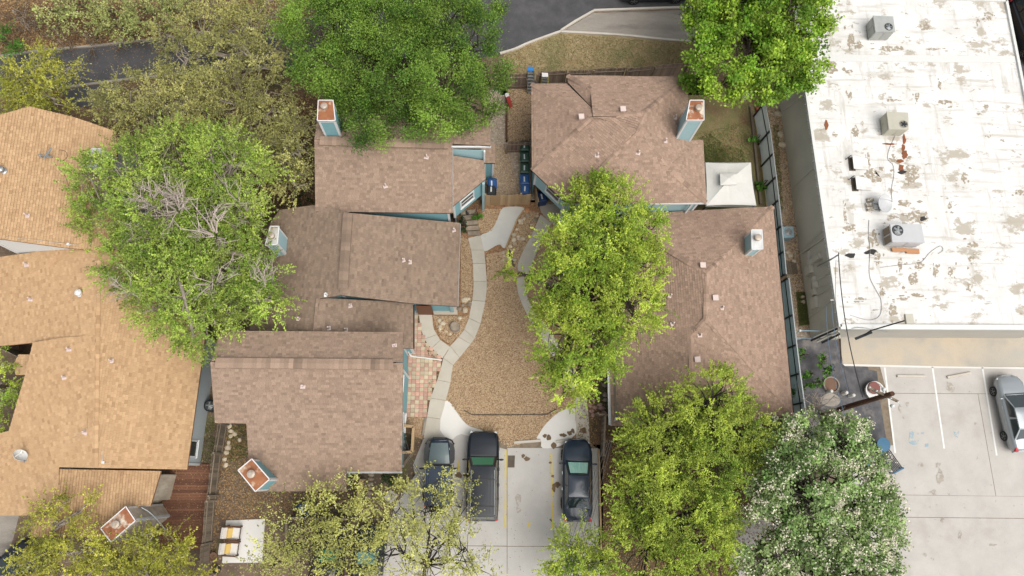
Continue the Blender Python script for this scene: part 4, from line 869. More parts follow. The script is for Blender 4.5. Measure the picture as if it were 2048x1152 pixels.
def dish(name, label, px, py, z0, r, az, m='white_metal', frame=True, el=50):
    t = thing(name, label, 'satellite dish', W(px, py, z0)); b = MB()
    Mx = Matrix.Translation((0, 0, .55)) @ Matrix.Rotation(math.radians(az), 4, 'Z') @ Matrix.Rotation(math.radians(el), 4, 'Y')
    b.lathe((0, 0, 0), [(.02, -.02), (r*.5, .02), (r*.85, .09), (r, .14), (r*.99, .155), (r*.83, .105), (r*.48, .035), (.02, 0)], 20, Mx); part('reflector', b, m, t, local=True, smooth=False)
    b = MB(); b.tube([Mx @ Vector((-r*.9, 0, .1)), Mx @ Vector((-r*.2, 0, r*1.15))], .018, 5); q = Mx @ Vector((-r*.15, 0, r*1.2)); b.box(tuple(q), (.1, .08, .1)); part('arm', b, 'white_metal', t, local=True)
    b = MB(); b.tube([(0, 0, 0), (0, 0, .3), tuple(Mx @ Vector((0, 0, -.03)))], .03, 6)
    b.beam((-.25, -.2, .03), (.25, -.2, .03), .05, .05); b.beam((-.25, .2, .03), (.25, .2, .03), .05, .05); b.beam((0, -.3, .03), (0, .3, .03), .05, .05); part('mount', b, 'galvanised', t, local=True)
    return t
dish('satellite_dish', 'large pale oval dish on ballast frame on the white roof', 1757, 414, RZ, .58, -30, 'pale_metal', el=22)
mb = MB(); 
for (x, y, s) in ((1740,400,.3),(1738,410,.3),(1740,418,.3)): p = W(x, y, RZ+.1); mb.box(tuple(p), (.4, .22, .2), random.uniform(-.2, .2))
solo('ballast_block', mb, 'worn_patch', 'concrete ballast blocks holding the dish frame on white roof', 'blocks')
dish('satellite_dish', 'small white satellite dish on the tan roof near left edge', 51, 914, zat(tW2,50,915), .36, 40, el=60)
t = thing('roof_antenna', 'white roof antenna with two arms on the upper tan roof', 'antenna', W(105,315,zat(tT,105,315)))
b = MB(); b.tube([(0,0,0),(0,0,.6)], .03, 6); b.tube([(-.35,-.1,.5),(.35,-.25,.55)], .05, 6); b.tube([(-.15,-.3,.5),(.25,.3,.6)], .05, 6); b.ball((-.4,-.1,.45), .1); part('mast', b, 'galvanised', t, local=True)
def cable(name, pts, r, m, label, n=10, sag=0.0, cat='cable', group=None):
    if sag:
        A, B = np.array(pts[0]), np.array(pts[-1]); q = []
        for i in range(n+1): t_ = i/n; p = A+(B-A)*t_; p[2] -= 4*sag*t_*(1-t_); q.append(p)
    else: q = spline(pts, n)
    b = MB(); b.tube(q, r, 5); return solo(name, b, m, label, cat, group)
zt_ = lambda x, y: W(x, y, zat(tT, x, y)+.03)
cable('antenna_cable', [zt_(108,325),zt_(118,338),zt_(130,352),zt_(137,372)], .012, 'cable', 'thin black cable trailing from antenna down tan roof', 5)
cable('antenna_cable', [zt_(112,318),zt_(124,322),zt_(134,314),zt_(130,302),zt_(118,300)], .012, 'cable', 'looped cable beside the roof antenna', 5)
for k_, (pp, m_, lb) in enumerate(([[(1790,272),(1778,300),(1776,318),(1786,330),(1788,350),(1783,380),(1785,404)], 'galvanised', 'pale cable wandering from beige unit to the roof dish'], [[(1738,440),(1737,470),(1740,500),(1739,550),(1752,580),(1762,600),(1760,630),(1738,640),(1700,630)], 'cable', 'thin grey cable looping over the south west of white roof'], [[(1760,535),(1800,530),(1840,525),(1860,505),(1880,492),(1886,500),(1876,508)], 'cable', 'thin cable ending in a small coil on white roof'])):
    cable('roof_cable', [W(x, y, RZ+.03) for x, y in pp], .013, 'roof_cable', lb, 5)
# flood light on its bracket above the shop front
t = thing('flood_light', 'square grey flood light on a long arm over the shop front', 'light', W(1740,662,RZ))
b = MB(); b.tube([W(1742,661,4.1), W(1810,641,5.9)], .04, 6); b.tube([W(1742,661,4.1), W(1726,672,3.2)], .05, 6); part('arm', b, 'dark_metal', t)
b = MB(); p = W(1818,638,6.0); b.box(tuple(p), (.44, .58, .16)); b.box((p[0], p[1], p[2]-.12), (.36, .5, .1)); part('lamp_head', b, 'beige_metal', t)
b = MB(); p = W(1722,676,2.8); b.beam(W(1744,664,3.6), W(1710,678,3.1), .16, .14); part('bracket', b, 'dark_metal', t)
cable('wall_conduit', [W(1690,664,3.9),W(1716,655,4.2),W(1775,663,3.9)], .02, 'galvanised', 'thin pipe along the top of the shop front wall', 6)
# ------------------------------------------------------------------ boarded and metal fences
PK = {}
def picket_mesh(m, w, h, t):
    k = (m, w, h, t)
    if k not in PK:
        b = MB(); b.tone = t/5; b.box((0, 0, h/2), (w-.008, .02, h)); PK[k] = mesh('picket', b, m)
    return PK[k]
def picket_fence(label, runs, h, m, w=.14, lean=0.0, side=1, posts=2.4, z0=0.0, cap=None, name='wooden_fence', cat='fence', rails=2, group=None, railm=None):
    c = sum(np.array(a)[:2]+np.array(b)[:2] for a, b in runs)/(2*len(runs)); t = thing(name, label, cat, (c[0], c[1], z0), group)
    rb = MB(); pb = MB(); cb = MB()
    for A, B in runs:
        A = np.array(A[:2]); B = np.array(B[:2]); L = np.linalg.norm(B-A); d = (B-A)/L; n = np.array([-d[1], d[0]])*side; a = math.atan2(d[1], d[0]); k = max(1, round(L/w))
        for i in range(k):
            p = A+d*(i+.5)*L/k; o = bpy.data.objects.new('picket', picket_mesh(m, w, h, random.randrange(6))); COL.objects.link(o); o.parent = t
            o.location = (p[0]-c[0], p[1]-c[1], random.uniform(-.03, .02)); o.rotation_euler = (lean+random.uniform(-.012, .012), random.uniform(-.01, .01), a)
        for r in range(rails):
            zz = z0+h*(.2+.6*r/max(1, rails-1)); q = n*(.04-math.tan(lean)*side*(zz-z0)); rb.tone = random.random(); rb.beam((*(A+q), zz), (*(B+q), zz), .05, .09)
        for i in range(int(L/posts)+1):
            p = A+d*min(L, i*posts)+n*.09; pb.tone = random.random(); pb.box((p[0], p[1], z0+(h+.03)/2), (.1, .1, h+.03), a)
        if cap: cb.tone = .4; cb.beam((*A, z0+h+.02), (*B, z0+h+.02), cap, .04)
    if rails: part('rail', rb, railm or m, t)
    part('post', pb, railm or m, t)
    if cap: part('top_cap', cb, railm or m, t)
    return t
g0 = lambda x, y, zz=0.0: W(x, y, zz)
hF = 1.8
picket_fence('weathered brown board fence along the lawn behind the upper right house', [(g0(1010,150,hF),g0(1070,149,hF)),(g0(1075,146,hF),g0(1135,142,hF)),(g0(1137,143,hF),g0(1186,141,hF)),(g0(1188,139,hF),g0(1252,137,hF)),(g0(1254,138,hF),g0(1309,133,hF)),(g0(1311,132,hF),g0(1400,125,hF))], hF, 'fence_wood', side=-1, lean=-.03)
picket_fence('weathered grey fence with rails beside the reddish deck', [(g0(437,846,1.6),g0(427,904,1.6)),(g0(424,906,1.6),g0(413,1000,1.6)),(g0(410,1003,1.6),g0(404,1086,1.6)),(g0(401,1090,1.6),g0(396,1180,1.6))], 1.6, 'old_wood', side=1)
picket_fence('new pale wooden gate fence closing the side yard with bins', [(g0(971,391,1.7),g0(1042,390,1.7)),(g0(1042.5,390,1.7),g0(1063,389,1.7))], 1.7, 'new_wood', w=.17, side=1)
picket_fence('pale wooden screen beside blue cart at the covered porch', [(g0(1066,352,1.5),g0(1077,400,1.5))], 1.5, 'new_wood', side=1)
picket_fence('short dark board fence behind the green bins', [(g0(1014,285,1.5),g0(1062,284,1.5))], 1.5, 'fence_wood', side=-1)
picket_fence('pale wooden enclosure on the east wall of the gabled house', [(g0(803,851,1.2),g0(827,853,1.2)),(g0(827,853,1.2),g0(824,904,1.2)),(g0(824,904,1.2),g0(802,905,1.2))], 1.2, 'new_wood', side=-1, cap=.16)
picket_fence('grey wooden fence with pale cap at the south west corner of long hip roofed house', [(g0(1197,829,1.3),g0(1211,829,1.3)),(g0(1211,829,1.3),g0(1207,912,1.3))], 1.3, 'old_wood', side=1, cap=.1)
picket_fence('thin capped fence half hidden by the sparse tree', [(g0(573,1036,1.7),g0(700,1038,1.7)),(g0(573,1036,1.7),g0(572,1110,1.7))], 1.7, 'old_wood', side=-1, cap=.12)
picket_fence('short tan fence at the south eave of the gabled house', [(g0(694,960,1.6),g0(718,960,1.6)),(g0(718,960,1.6),g0(708,1030,1.6))], 1.6, 'new_wood', side=1)
def metal_fence():
    t = thing('metal_fence', 'corrugated grey metal fence with black posts beside the hip roofed house', 'fence', W(1565, 500))
    tops = [[(1530,205),(1541,262),(1547,308),(1553,354),(1558.5,400),(1564,452),(1569,503),(1573,548)], [(1578,556),(1587,630),(1594,690),(1601,747),(1609,805),(1615,850)]]
    for s, line in enumerate(tops):
        hh = 2.0
        for i in range(len(line)-1):
            A, B = W(*line[i], hh), W(*line[i+1], hh); mb = MB(); mb.tone = .5; d = (B-A)[:2]; d /= np.linalg.norm(d); n = np.array([d[1], -d[0]]); n = n if n[0] < 0 else -n
            k = 22; V = []; 
            for j in range(k+1):
                z_ = .08+(hh-.1)*j/k; o = n*(.03 if j % 2 else 0)
                V += [(*(A[:2]+o), z_), (*(B[:2]+o), z_)]
            mb.add(V, [(2*j, 2*j+1, 2*j+3, 2*j+2) for j in range(k)]); part('corrugated_panel', mb, 'galvanised_sheet', t)
            for q in (A, B) if i == 0 else (B,):
                pb = MB(); c = q[:2]+n*.07; pb.box((c[0], c[1], hh/2), (.09, .09, hh)); part('post', pb, 'black_paint', t)
            pb = MB(); pb.beam((*(A[:2]+n*.05), 1.5), (*(B[:2]+n*.05), 1.5), .04, .06); part('rail', pb, 'dark_metal', t)
            pb = MB(); pb.beam((*(A[:2]+n*.01), hh), (*(B[:2]+n*.01), hh), .07, .03); part('top_rail', pb, 'galvanised', t)
mat('galvanised_sheet', S(240,240,234,.85), S(226,227,222,.85), 1.5, rough=.7)
metal_fence()
def beam_thing(name, label, cat, pts, w, h, m, zz=0.0, group=None, kind=None):
    mb = MB(); P = G(pts)
    for i in range(len(P)-1): mb.tone = random.random(); mb.beam((P[i][0], P[i][1], zz+h/2), (P[i+1][0], P[i+1][1], zz+h/2), w, h)
    return solo(name, mb, m, label, cat, group, kind)
beam_thing('garden_edging', 'dark steel edging across the lower gravel bed', 'edging', [(928,821),(945,830),(1020,830),(1094,829),(1113,818)], .035, .1, 'dark_metal')
beam_thing('landscape_timber', 'brown timber edging between gravel yard and side passage', 'edging', [(1013,168),(1013,284)], .1, .3, 'dark_wood')
beam_thing('landscape_timber', 'thin brown timber edging beside the pale concrete pad', 'edging', [(1047,421),(1034,440),(1022,470),(1011,497)], .09, .1, 'new_wood')
beam_thing('landscape_timber', 'long pale timber edging right of the black sedan', 'edging', [(1197,898),(1202,1100)], .1, .16, 'new_wood')
beam_thing('landscape_timber', 'grey concrete strip edging at the foot of the paver patio', 'edging', [(852,835),(846,870)], .14, .1, 'drive_concrete')
beam_thing('landscape_timber', 'short pale plank lying beside the off roader', 'plank', [(804,934),(828,903)], .16, .1, 'old_wood')
beam_thing('landscape_timber', 'grey timber edging along the back planting strip', 'edging', [(1500,215),(1512,330),(1520,410)], .16, .22, 'old_wood')
for a, b, l in (((1028,885),(1081,881),'weathered concrete wheel stop at the empty bay'),((1112,884),(1142,879),'concrete wheel stop at the nose of black sedan'),((1793,752.5),(1850,753),'straight concrete wheel stop in the first bay by the shop'),((1893,755),(1940,746),'skewed concrete wheel stop in the second bay by the shop')):
    mb = MB(); A, B = W(*a), W(*b); d = (B-A)/np.linalg.norm(B-A); s = np.array([-d[1], d[0], 0]); V = []
    for p in (A, B):
        for o, zz in ((-.09, .012), (-.06, .13), (.06, .13), (.09, .012)): V.append(p+s*o+np.array([0, 0, zz]))
    mb.add(V, [(0,1,2,3)[::-1],(4,5,6,7),(0,4,5,1)[::-1],(1,5,6,2)[::-1],(2,6,7,3)[::-1],(3,7,4,0)[::-1]]); solo('wheel_stop', mb, 'concrete', l, 'wheel stop', 'concrete wheel stops')
# painted blocks along the back strip
for i, (x, y, m_) in enumerate(((1516,222,'orange_block'),(1517,236,'green_block'),(1519,250,'blue_block'),(1521,264,'red_paint'),(1523,285,'green_block'),(1525,300,'blue_block'),(1527,314,'red_paint'))):
    mb = MB(); p = W(x, y, .12); mb.box(tuple(p), (.24, .36, .24), random.uniform(-.08, .08)+.1); mb.box((p[0], p[1], .25), (.16, .26, .03), .1)
    nm = {'orange_block':'orange','green_block':'green','blue_block':'blue','red_paint':'red'}[m_]; o_ = 'upper' if i < 4 else 'lower'
    solo('painted_block', mb, m_, f'{nm} painted block in the {o_} part of the row along metal fence', 'block', 'painted blocks along the metal fence')
# timber deck, board by board
dk = thing('timber_deck', 'reddish brown timber deck between tan house and grey fence', 'deck', W(370, 1010)); dz = .22
y = 929
def dedge(y): return (np.interp(y, [925,960,1000,1095], [352,330,326,316]), np.interp(y, [925,1000,1095], [421,413,404]))
ya = W(370, 928, dz)[1]; yb = W(370, 1098, dz)[1]; kk = int((ya-yb)/.145)
for i in range(kk):
    yy = ya-(i+.5)*(ya-yb)/kk; py_ = 928+(1098-928)*(i+.5)/kk; l, r = dedge(py_); A, B = W(l, py_, dz), W(r, py_, dz)
    mb = MB(); mb.tone = random.random(); mb.box(((A[0]+B[0])/2, yy, dz-.015), (B[0]-A[0], .135, .03), random.uniform(-.003, .003)); part('board', mb, 'deck_wood', dk)
mb = MB(); mb.prism(G([(352,928),(421,928),(404,1098),(316,1098),(326,1000)], dz), .02, dz-.035); part('frame', mb, 'dark_wood', dk)
# ------------------------------------------------------------------ patio furniture, gazebo, bins, ladders
sheet('patio_slab', [(452,1041),(530,1038),(524,1125),(444,1126)], .06, 'new_concrete', thick=.1)
for x, y, l in ((468,1065,'upper of two low armchairs with white cushions and yellow pillow'), (464,1096,'lower of two low armchairs with white cushions and yellow pillow')):
    t = thing('patio_chair', l, 'chair', W(x, y, .06), 'armchairs on the white slab', rz=-.06)
    b = MB(); b.box((.12, 0, .36), (.62, .6, .14)); part('seat_cushion', b, 'cushion_white', t, local=True)
    Mx = Matrix.Translation((-.3, 0, .6)) @ Matrix.Rotation(-.4, 4, 'Y'); b = MB(); b.box((0, 0, 0), (.14, .6, .55), 0, Mx); part('back_cushion', b, 'cushion_white', t, local=True)
    Mx = Matrix.Translation((-.08, 0, .5)) @ Matrix.Rotation(-.7, 4, 'Y'); b = MB(); b.box((0, 0, 0), (.14, .54, .3), 0, Mx); part('pillow', b, 'cushion_yellow', t, local=True)
    for s in (-1, 1): b = MB(); b.tone = .3; b.box((.05, s*.37, .58), (.85, .09, .04)); part('armrest', b, 'dark_wood', t, local=True)
    for sx in (-.32, .42):
        for s in (-1, 1): b = MB(); b.box((sx, s*.37, .28), (.07, .07, .56)); part('leg', b, 'dark_wood', t, local=True)
    b = MB(); b.box((.08, 0, .26), (.76, .66, .05)); part('seat_frame', b, 'dark_wood', t, local=True)
gz = thing('gazebo', 'white canvas gazebo with square vented top beside the upper right house', 'gazebo', W(1457,368))
q = [W(1411,325,2.35), W(1502,325,2.35), W(1513,411,2.35), W(1413,411,2.35)]; ap = W(1457,361,2.95); mb = MB(); nn = 6
for i in range(4):
    a, b_ = q[i], q[(i+1) % 4]
    for r in range(nn):
        for s in range(nn):
            def gp(r_, s_):
                f = r_/nn; e0 = a+(b_-a)*(s_/nn); p = e0+(ap-e0)*f; p[2] -= .13*math.sin(math.pi*f)*(1-abs(2*s_/nn-1)*.6); 
                if r_ == 0: p[:2] += (ap-e0)[:2]*.035*math.sin(math.pi*s_/nn)
                return p
            mb.quad(gp(r, s), gp(r+1, s), gp(r+1, s+1), gp(r, s+1))
    mb.quad((a[0], a[1], a[2]-.22), tuple(a), tuple(b_), (b_[0], b_[1], b_[2]-.22))
part('canopy', mb, 'canvas', gz, smooth=False)
vq = [W(1440,347,2.95), W(1471,347,2.95), W(1474,369,2.95), W(1441,370,2.95)]; vp = sum(vq)/4+np.array([0, 0, .16]); mb = MB()
for i in range(4): mb.poly([tuple(vq[i]), tuple(vq[(i+1) % 4])[0:3], tuple(vp)][::-1]); a, b_ = vq[i], vq[(i+1) % 4]; mb.quad((a[0], a[1], a[2]-.1), tuple(a), tuple(b_), (b_[0], b_[1], b_[2]-.1))
part('vent_top', mb, 'canvas', gz)
for p in q: mb = MB(); d_ = (ap-p)*.04; mb.box((p[0]+d_[0], p[1]+d_[1], 1.15), (.07, .07, 2.3)); part('leg', mb, 'dark_metal', gz)
def wheelie_bin(label, px, py, m, rz=0.0, group='wheeled bins', lidm=None, s=1.0):
    t = thing('wheeled_bin', label, 'bin', W(px, py, 0), group, rz); t.scale = (s, s, s)
    b = MB(); a_, c_ = .25, .29; V = [(x*.25, y*.28, .04) for x, y in ((-1,-1),(1,-1),(1,1),(-1,1))]+[(x*.29, y*.34, .98) for x, y in ((-1,-1),(1,-1),(1,1),(-1,1))]
    b.add(V, [(3,2,1,0),(0,1,5,4),(1,2,6,5),(2,3,7,6),(3,0,4,7)]); part('body', b, m, t, local=True)
    b = MB(); b.box((0, 0, .99), (.62, .72, .04)); V = [(x*.29, y*.34, 1.01) for x, y in ((-1,-1),(1,-1),(1,1),(-1,1))]+[(x*.22, y*.25, 1.07) for x, y in ((-1,-1),(1,-1),(1,1),(-1,1))]; b.add(V, [(4,5,6,7),(0,1,5,4),(1,2,6,5),(2,3,7,6),(3,0,4,7)]); part('lid', b, lidm or m, t, local=True)
    b = MB(); b.tube([(-.22, .4, .96), (.22, .4, .96)], .02, 6); b.tube([(-.22, .34, .96), (-.22, .4, .96)], .02, 5); b.tube([(.22, .34, .96), (.22, .4, .96)], .02, 5); part('handle', b, 'black_plastic', t, local=True)
    for sx in (-.24, .24):
        b = MB(); b.lathe((0, 0, 0), [(.13, -.03), (.13, .03)], 12, Matrix.Translation((sx, .3, .13)) @ Matrix.Rotation(math.pi/2, 4, 'Y')); part('wheel', b, 'rubber', t, local=True)
    b = MB(); b.box((-.04, 0, 1.073), (.09, .36, .012)); 
    part('label_plate', b, 'label_white', t, local=True); return t
for y, l in ((299,'uppermost dark green wheeled bin of the row by upper right house'),(321,'middle dark green wheeled bin of the row by upper right house'),(343,'lowest dark green wheeled bin, next to a blue one')): wheelie_bin(l, 1048, y+6, 'green_plastic', random.uniform(-.04, .04))
wheelie_bin('blue wheeled bin just below the green bins', 1048, 371, 'blue_plastic', .03); wheelie_bin('blue wheeled bin at the end of the row beside the gate fence', 1049, 390, 'blue_plastic', -.05)
wheelie_bin('single blue wheeled bin against the upper left house wall', 984, 379, 'blue_plastic', .02); wheelie_bin('black wheeled bin between blue bin and the gate fence', 983, 391, 'black_plastic', 0)
wheelie_bin('navy cart under the porch of the upper right house', 1082, 405, 'navy_plastic', .2); wheelie_bin('dark blue wheeled bin half under the sparse tree', 616, 1019, 'navy_plastic', .3, s=1.1)
def ladder(label, top, foot, zt, topm, railm, n=6):
    T = W(*top, zt); B = W(*foot, 0); t = thing('step_ladder', label, 'ladder', (T[0], (T[1]+B[1])/2, 0), 'ladders at the back fence')
    b = MB(); b.box((T[0], T[1], zt), (.42, .3, .06)); part('top_plate', b, topm, t)
    for s in (-1, 1):
        b = MB(); b.beam((T[0]+s*.19, T[1]-.08, zt-.03), (B[0]+s*.26, B[1], .02), .05, .09); part('rail', b, railm, t)
        b = MB(); b.beam((T[0]+s*.17, T[1]+.08, zt-.03), (T[0]+s*.24, T[1]+(T[1]-B[1])*.8, .02), .04, .05); part('leg', b, railm, t)
    for i in range(1, n+1):
        f = i/(n+.6); p = T*(1-f)+B*f; b = MB(); b.box((p[0], p[1]-.04, zt*(1-f)), (.38+.12*f, .16, .03)); part('step', b, 'galvanised', t)
ladder('taller step ladder with blue top at the back fence', (1061,138), (1062,186), 2.3, 'ladder_blue', 'galvanised', 7)
ladder('shorter yellow step ladder with white top at the back fence', (1090,150), (1089,178), 1.8, 'vent_white', 'ladder_yellow', 5)
mb = MB(); mb.beam(W(1015,192,1.2), W(1022,214,.1), .3, .05); b2 = MB(); b2.beam(W(1013,186,1.35), W(1015,193,1.18), .26, .06)
t = thing('leaning_board', 'red board with pale end leaning in the gravel yard', 'board', W(1020,207)); part('board', mb, 'red_paint', t); part('end_piece', b2, 'label_white', t)
# stones and small things lying about
def rock(label, px, py, r, m='stone', group=None, fl=.6, name='landscape_rock'):
    mb = MB(); mb.tone = random.random(); q = MPP(px, py, 0)*r; mb.ball((*W(px, py)[:2], q*fl*.5), q, (random.uniform(.8, 1.25), random.uniform(.75, 1.1), fl), 8, 5, .16)
    return solo(name, mb, m, label, 'rock', group)
for x, y, r in ((879,641,5),(886,647,5),(880,653,4.5),(880,658,4.5),(919,637,5.5),(900,668,3.5),(893,663,3)): rock('pale limestone rock in the mulch bed around the stump', x, y, r, group='pale rocks in the stump bed')
for x, y, r, m_ in ((930,600,6,'stone'),(936,598,4.5,'stone'),(918,618,6,'grey_stone'),(930,621,6.5,'stone'),(938,610,5,'grey_stone'),(926,611,5,'grey_stone'),(940,605,4,'grey_stone')): rock('rock in the tumbled heap at the porch corner', x, y, r, m_, 'rocks heaped at the porch corner')
for x, y, r in ((1040,442,4),(1044,440,3.5),(1048,438,3),(1042,446,4),(1034,459,3),(1028,470,4.5),(1028,480,5.5),(1029,487,4.5),(1036,474,3.5),(1045,478,4.5),(1037,478,3),(1021,493,3.5),(1022,500,3),(1009,512,3.5),(1006,505,4),(1016,519,4),(1022,519,4),(1029,520,3.5),(1007,520,3),(1062,450,2.5),(1075,432,2.5)): rock('pale rock strewn in the dry bed between pad and curved walk', x, y, r, group='rocks of the dry bed')
for x, y, l, m_ in ((1055,421,'rust coloured flat stone by the gate fence','copper'),(1055,431,'green grey flat stepping stone','grey_stone'),(1070,440,'grey flat stepping stone beside the curved walk','grey_stone')): rock(l, x, y, 5.5, m_, fl=.25)
mb = MB(); mb.tube([W(1019,500,.03),W(1020,510,.03),W(1026,525,.03),W(1028,534,.03)], .07, 6); solo('edging_strip', mb, 'seam', 'grey buried strip running through the dry bed', 'edging')
for x, y, r in ((462,872,5),(458,885,5),(457,895,6),(453,905,6),(450,918,5),(470,868,5),(480,880,4),(463,862,6),(452,930,5),(459,852,6)): rock('pale rock in the row along the grey fence', x, y, r, group='rocks along the grey fence')
for i, (x, y) in enumerate(((1187,800),(1181,811),(1190,815),(1183,822),(1186,830))): rock('pinkish paver loose in the soil left of the lower fence', x, y, 4.5, 'pink_stone', 'loose pink pavers', .25, 'loose_paver')
for x, y, r in ((1203,817,7),(1207,826,6),(1200,810,5),(1210,790,5),(1211,800,5),(1209,770,5),(1208,758,5),(1210,745,5)): rock('rough block stacked against the long hip roofed house', x, y, r, 'pink_stone' if y > 805 else 'grey_stone', 'blocks against the long house', .7, 'rough_block')
for x, y, r in ((1580,512,7),(1587,524,6),(1592,532,5),(1575,505,6),(1605,594,5),(1606,604,5),(1555,228,7),(1560,270,8),(1564,290,8)): rock('pale rubble stone in the strip beside the shop wall', x, y, r, group='rubble beside the shop wall', fl=.45)
st = thing('stone_steps', 'rough stone steps beside the corner of upper left house', 'steps', W(942, 452))
for i, (x, y) in enumerate(((936,428),(939,438),(942,448),(945,458),(948,468))):
    mb = MB(); mb.tone = random.random(); p = W(x, y, 0); mb.box((p[0], p[1], .3-i*.055), (.95-.03*i, .3, .14), random.uniform(-.05, .05)+.08); part('step', mb, 'grey_stone', st)
t = thing('tree_stump', 'sawn grey tree stump in the mulch bed', 'stump', W(910, 655)); p = W(910, 655)
b = MB(); b.lathe((p[0], p[1], 0), [(.36, 0), (.3, .15), (.29, .42)], 14); part('trunk', b, 'grey_bark', t)
b = MB(); b.lathe((p[0], p[1], .42), [(.27, 0), (.26, .02), (.05, .005)], 14); part('cut_face', b, 'grey_stone', t)
mb = MB(); mb.tube([W(821,712,.1), W(884,720,.1)], .05, 8); mb.tube([W(817,704,.6), W(819,709,.2), W(823,712,.1)], .05, 8); solo('drain_pipe', mb, 'pipe_white', 'white drain pipe lying across the paver patio', 'pipe')
mb = MB(); mb.prism(G([(1016,911),(1030,911),(1029,935),(1015.5,935)], .03), .012, .03); t = solo('drain_cover', mb, 'seam', 'brown rectangular drain cover in the parking pad', 'drain cover')
mb = MB(); mb.tube([W(780,858,.1),W(812,898,1.0)], .02, 5); mb.tube([W(806,862,.1),W(818,900,.9)], .02, 5); mb.tube([W(800,880,.3),W(812,872,1.0)], .03, 5); mb.ball(W(806,885,.4), .2, (1,1,.8), 8, 5, .2); mb.ball(W(809,896,.3), .18, (1,1,.8), 8, 5, .2); solo('stored_poles', mb, 'galvanised', 'grey poles and gear stored inside the pale enclosure', 'poles')
def pot(name, label, px, py, r, h, m, inner):
    t = thing(name, label, 'pot', W(px, py)); b = MB(); b.lathe((0, 0, 0), [(r*.7, 0), (r, h), (r*.86, h), (r*.8, h-.06)], 14); part('pot', b, m, t, local=True)
    b = MB(); b.lathe((0, 0, h-.07), [(r*.82, 0), (.01, .02)], 12); part('soil', b, inner, t, local=True)
pot('plant_pot', 'brown round pot at the foot of the grey fence', 430, 1112, .24, .3, 'terracotta', 'litter_soil'); pot('plant_pot', 'black pot with yellow inside below the patio slab', 437, 1139, .22, .34, 'black_plastic', 'cushion_yellow')
# condensers
box_unit('condenser_unit', 'blue grey air condenser with fan beside the metal fence', 'air conditioner', [(1566,454),(1586,454),(1588,474),(1567,475)], .85, 0, (1577,464), .26, 'blue_steel', fanm='grey_metal')
t = thing('condenser_unit', 'round dark air condenser between tan house and gabled house', 'air conditioner', W(419, 817)); p = W(419, 811, .8); b = MB(); b.lathe((p[0], p[1], 0), [(.36, .03), (.36, .74), (.3, .8)], 18); part('casing', b, 'dark_metal', t); b = MB(); fan(b, (p[0], p[1], .82), .28, 4); part('fan', b, ['dark_metal', 'black_paint', 'galvanised'], t)
mb = MB(); 
for i in range(9): a = W(1571+i*2.6, 520+i*.7, .12); c = W(1578+i*2.2, 548, .12); mb.tone = random.random(); mb.beam(a, c, .05, .04)
mb.beam(W(1572,528,.08), W(1594,532,.08), .08, .06); mb.beam(W(1576,542,.08), W(1596,544,.08), .08, .06); solo('wooden_pallet', mb, 'old_wood', 'weathered slatted pallet between metal fence and shop wall', 'pallet')
gt = thing('pipe_gate', 'open pale pipe frame gate at the corner of the shop', 'gate', W(1625, 670)); b = MB()
for a, c in (((1600,661,1.6),(1648,662,1.6)),((1648,662,1.6),(1622,676,.3)),((1600,661,1.6),(1580,676,.3)),((1580,676,.3),(1622,676,.3))): b.tube([W(*a), W(*c)], .035, 6)
part('frame', b, 'blue_steel', gt); b = MB(); [b.ball(W(*a), .09) for a in ((1600,661,1.66),(1648,662,1.66))]; part('finial', b, 'label_white', gt)
t = thing('pipe_rack', 'dark metal channels fixed at the shop corner beside the gate', 'channels', W(1650,672)); 
for o in (0, 6, 11): b = MB(); b.beam(W(1675+o*.4,657+o,3.4), W(1622+o*2,681+o*.4,.6), .12, .06); part('channel', b, 'dark_metal' if o != 6 else 'wall_grey', t)
mb = MB(); p = W(1668,672,1.2); mb.box(tuple(p), (.5, .4, .5)); mb.box((p[0], p[1]+.02, p[2]+.27), (.56, .46, .05)); solo('junction_box', mb, 'beige_metal', 'pale box on the wall at the south west corner of shop', 'box')
# utility pole, wires, yard things
up = thing('utility_pole', 'rough brown utility pole with pale crossarm leaning over the lot', 'pole', W(1645, 830)); b = MB(); b.tube([W(1645,830,0), W(1700,812,3.4), W(1785,787,7.5)], [.17, .155, .13], 9); part('pole', b, 'pole_wood', up)
b = MB(); b.beam(W(1736,774,6.9), W(1796,803,6.9), .12, .12); part('crossarm', b, 'old_wood', up); b = MB(); b.beam(W(1765,800,6.4), W(1790,788,6.95), .05, .05); b.beam(W(1760,790,6.4), W(1740,778,6.9), .05, .05); part('brace', b, 'galvanised', up)
for x, y in ((1738,775),(1752,782),(1780,797),(1794,804)): b = MB(); b.lathe(tuple(W(x, y, 6.98)), [(.03, 0), (.05, .04), (.03, .08), (.045, .12), (.02, .15)], 10); part('insulator', b, 'label_white', up)
for (x, y, zz) in ((1765,779,7.2),(1782,812,6.2)): b = MB(); b.lathe(tuple(W(x, y, zz)), [(.06, 0), (.1, .05), (.1, .2), (.05, .25)], 12); part('lightning_arrester', b, 'label_white', up)
W3 = lambda a: W(*a)
cable('power_cable', [W3((1726,795,6.6)), W3((1677,505,5.3))], .03, 'cable', 'thick dark cable from pole to the service mast on shop wall', 14, .5)
cable('power_cable', [W3((1700,792,6.0)), W3((1663,600,4.0))], .014, 'cable_blue', 'left of two pale blue wires from pole to shop wall', 14, .4, group='blue wires to the shop wall'); cable('power_cable', [W3((1690,832,5.8)), W3((1652,610,3.6))], .014, 'cable_blue', 'right of two pale blue wires from pole to shop wall', 14, .5, group='blue wires to the shop wall')
cable('power_cable', [W3((1700,790,6.2)), W3((1672,520,5.0))], .012, 'cable', 'thin grey wire beside the thick cable to the shop', 14, .6)
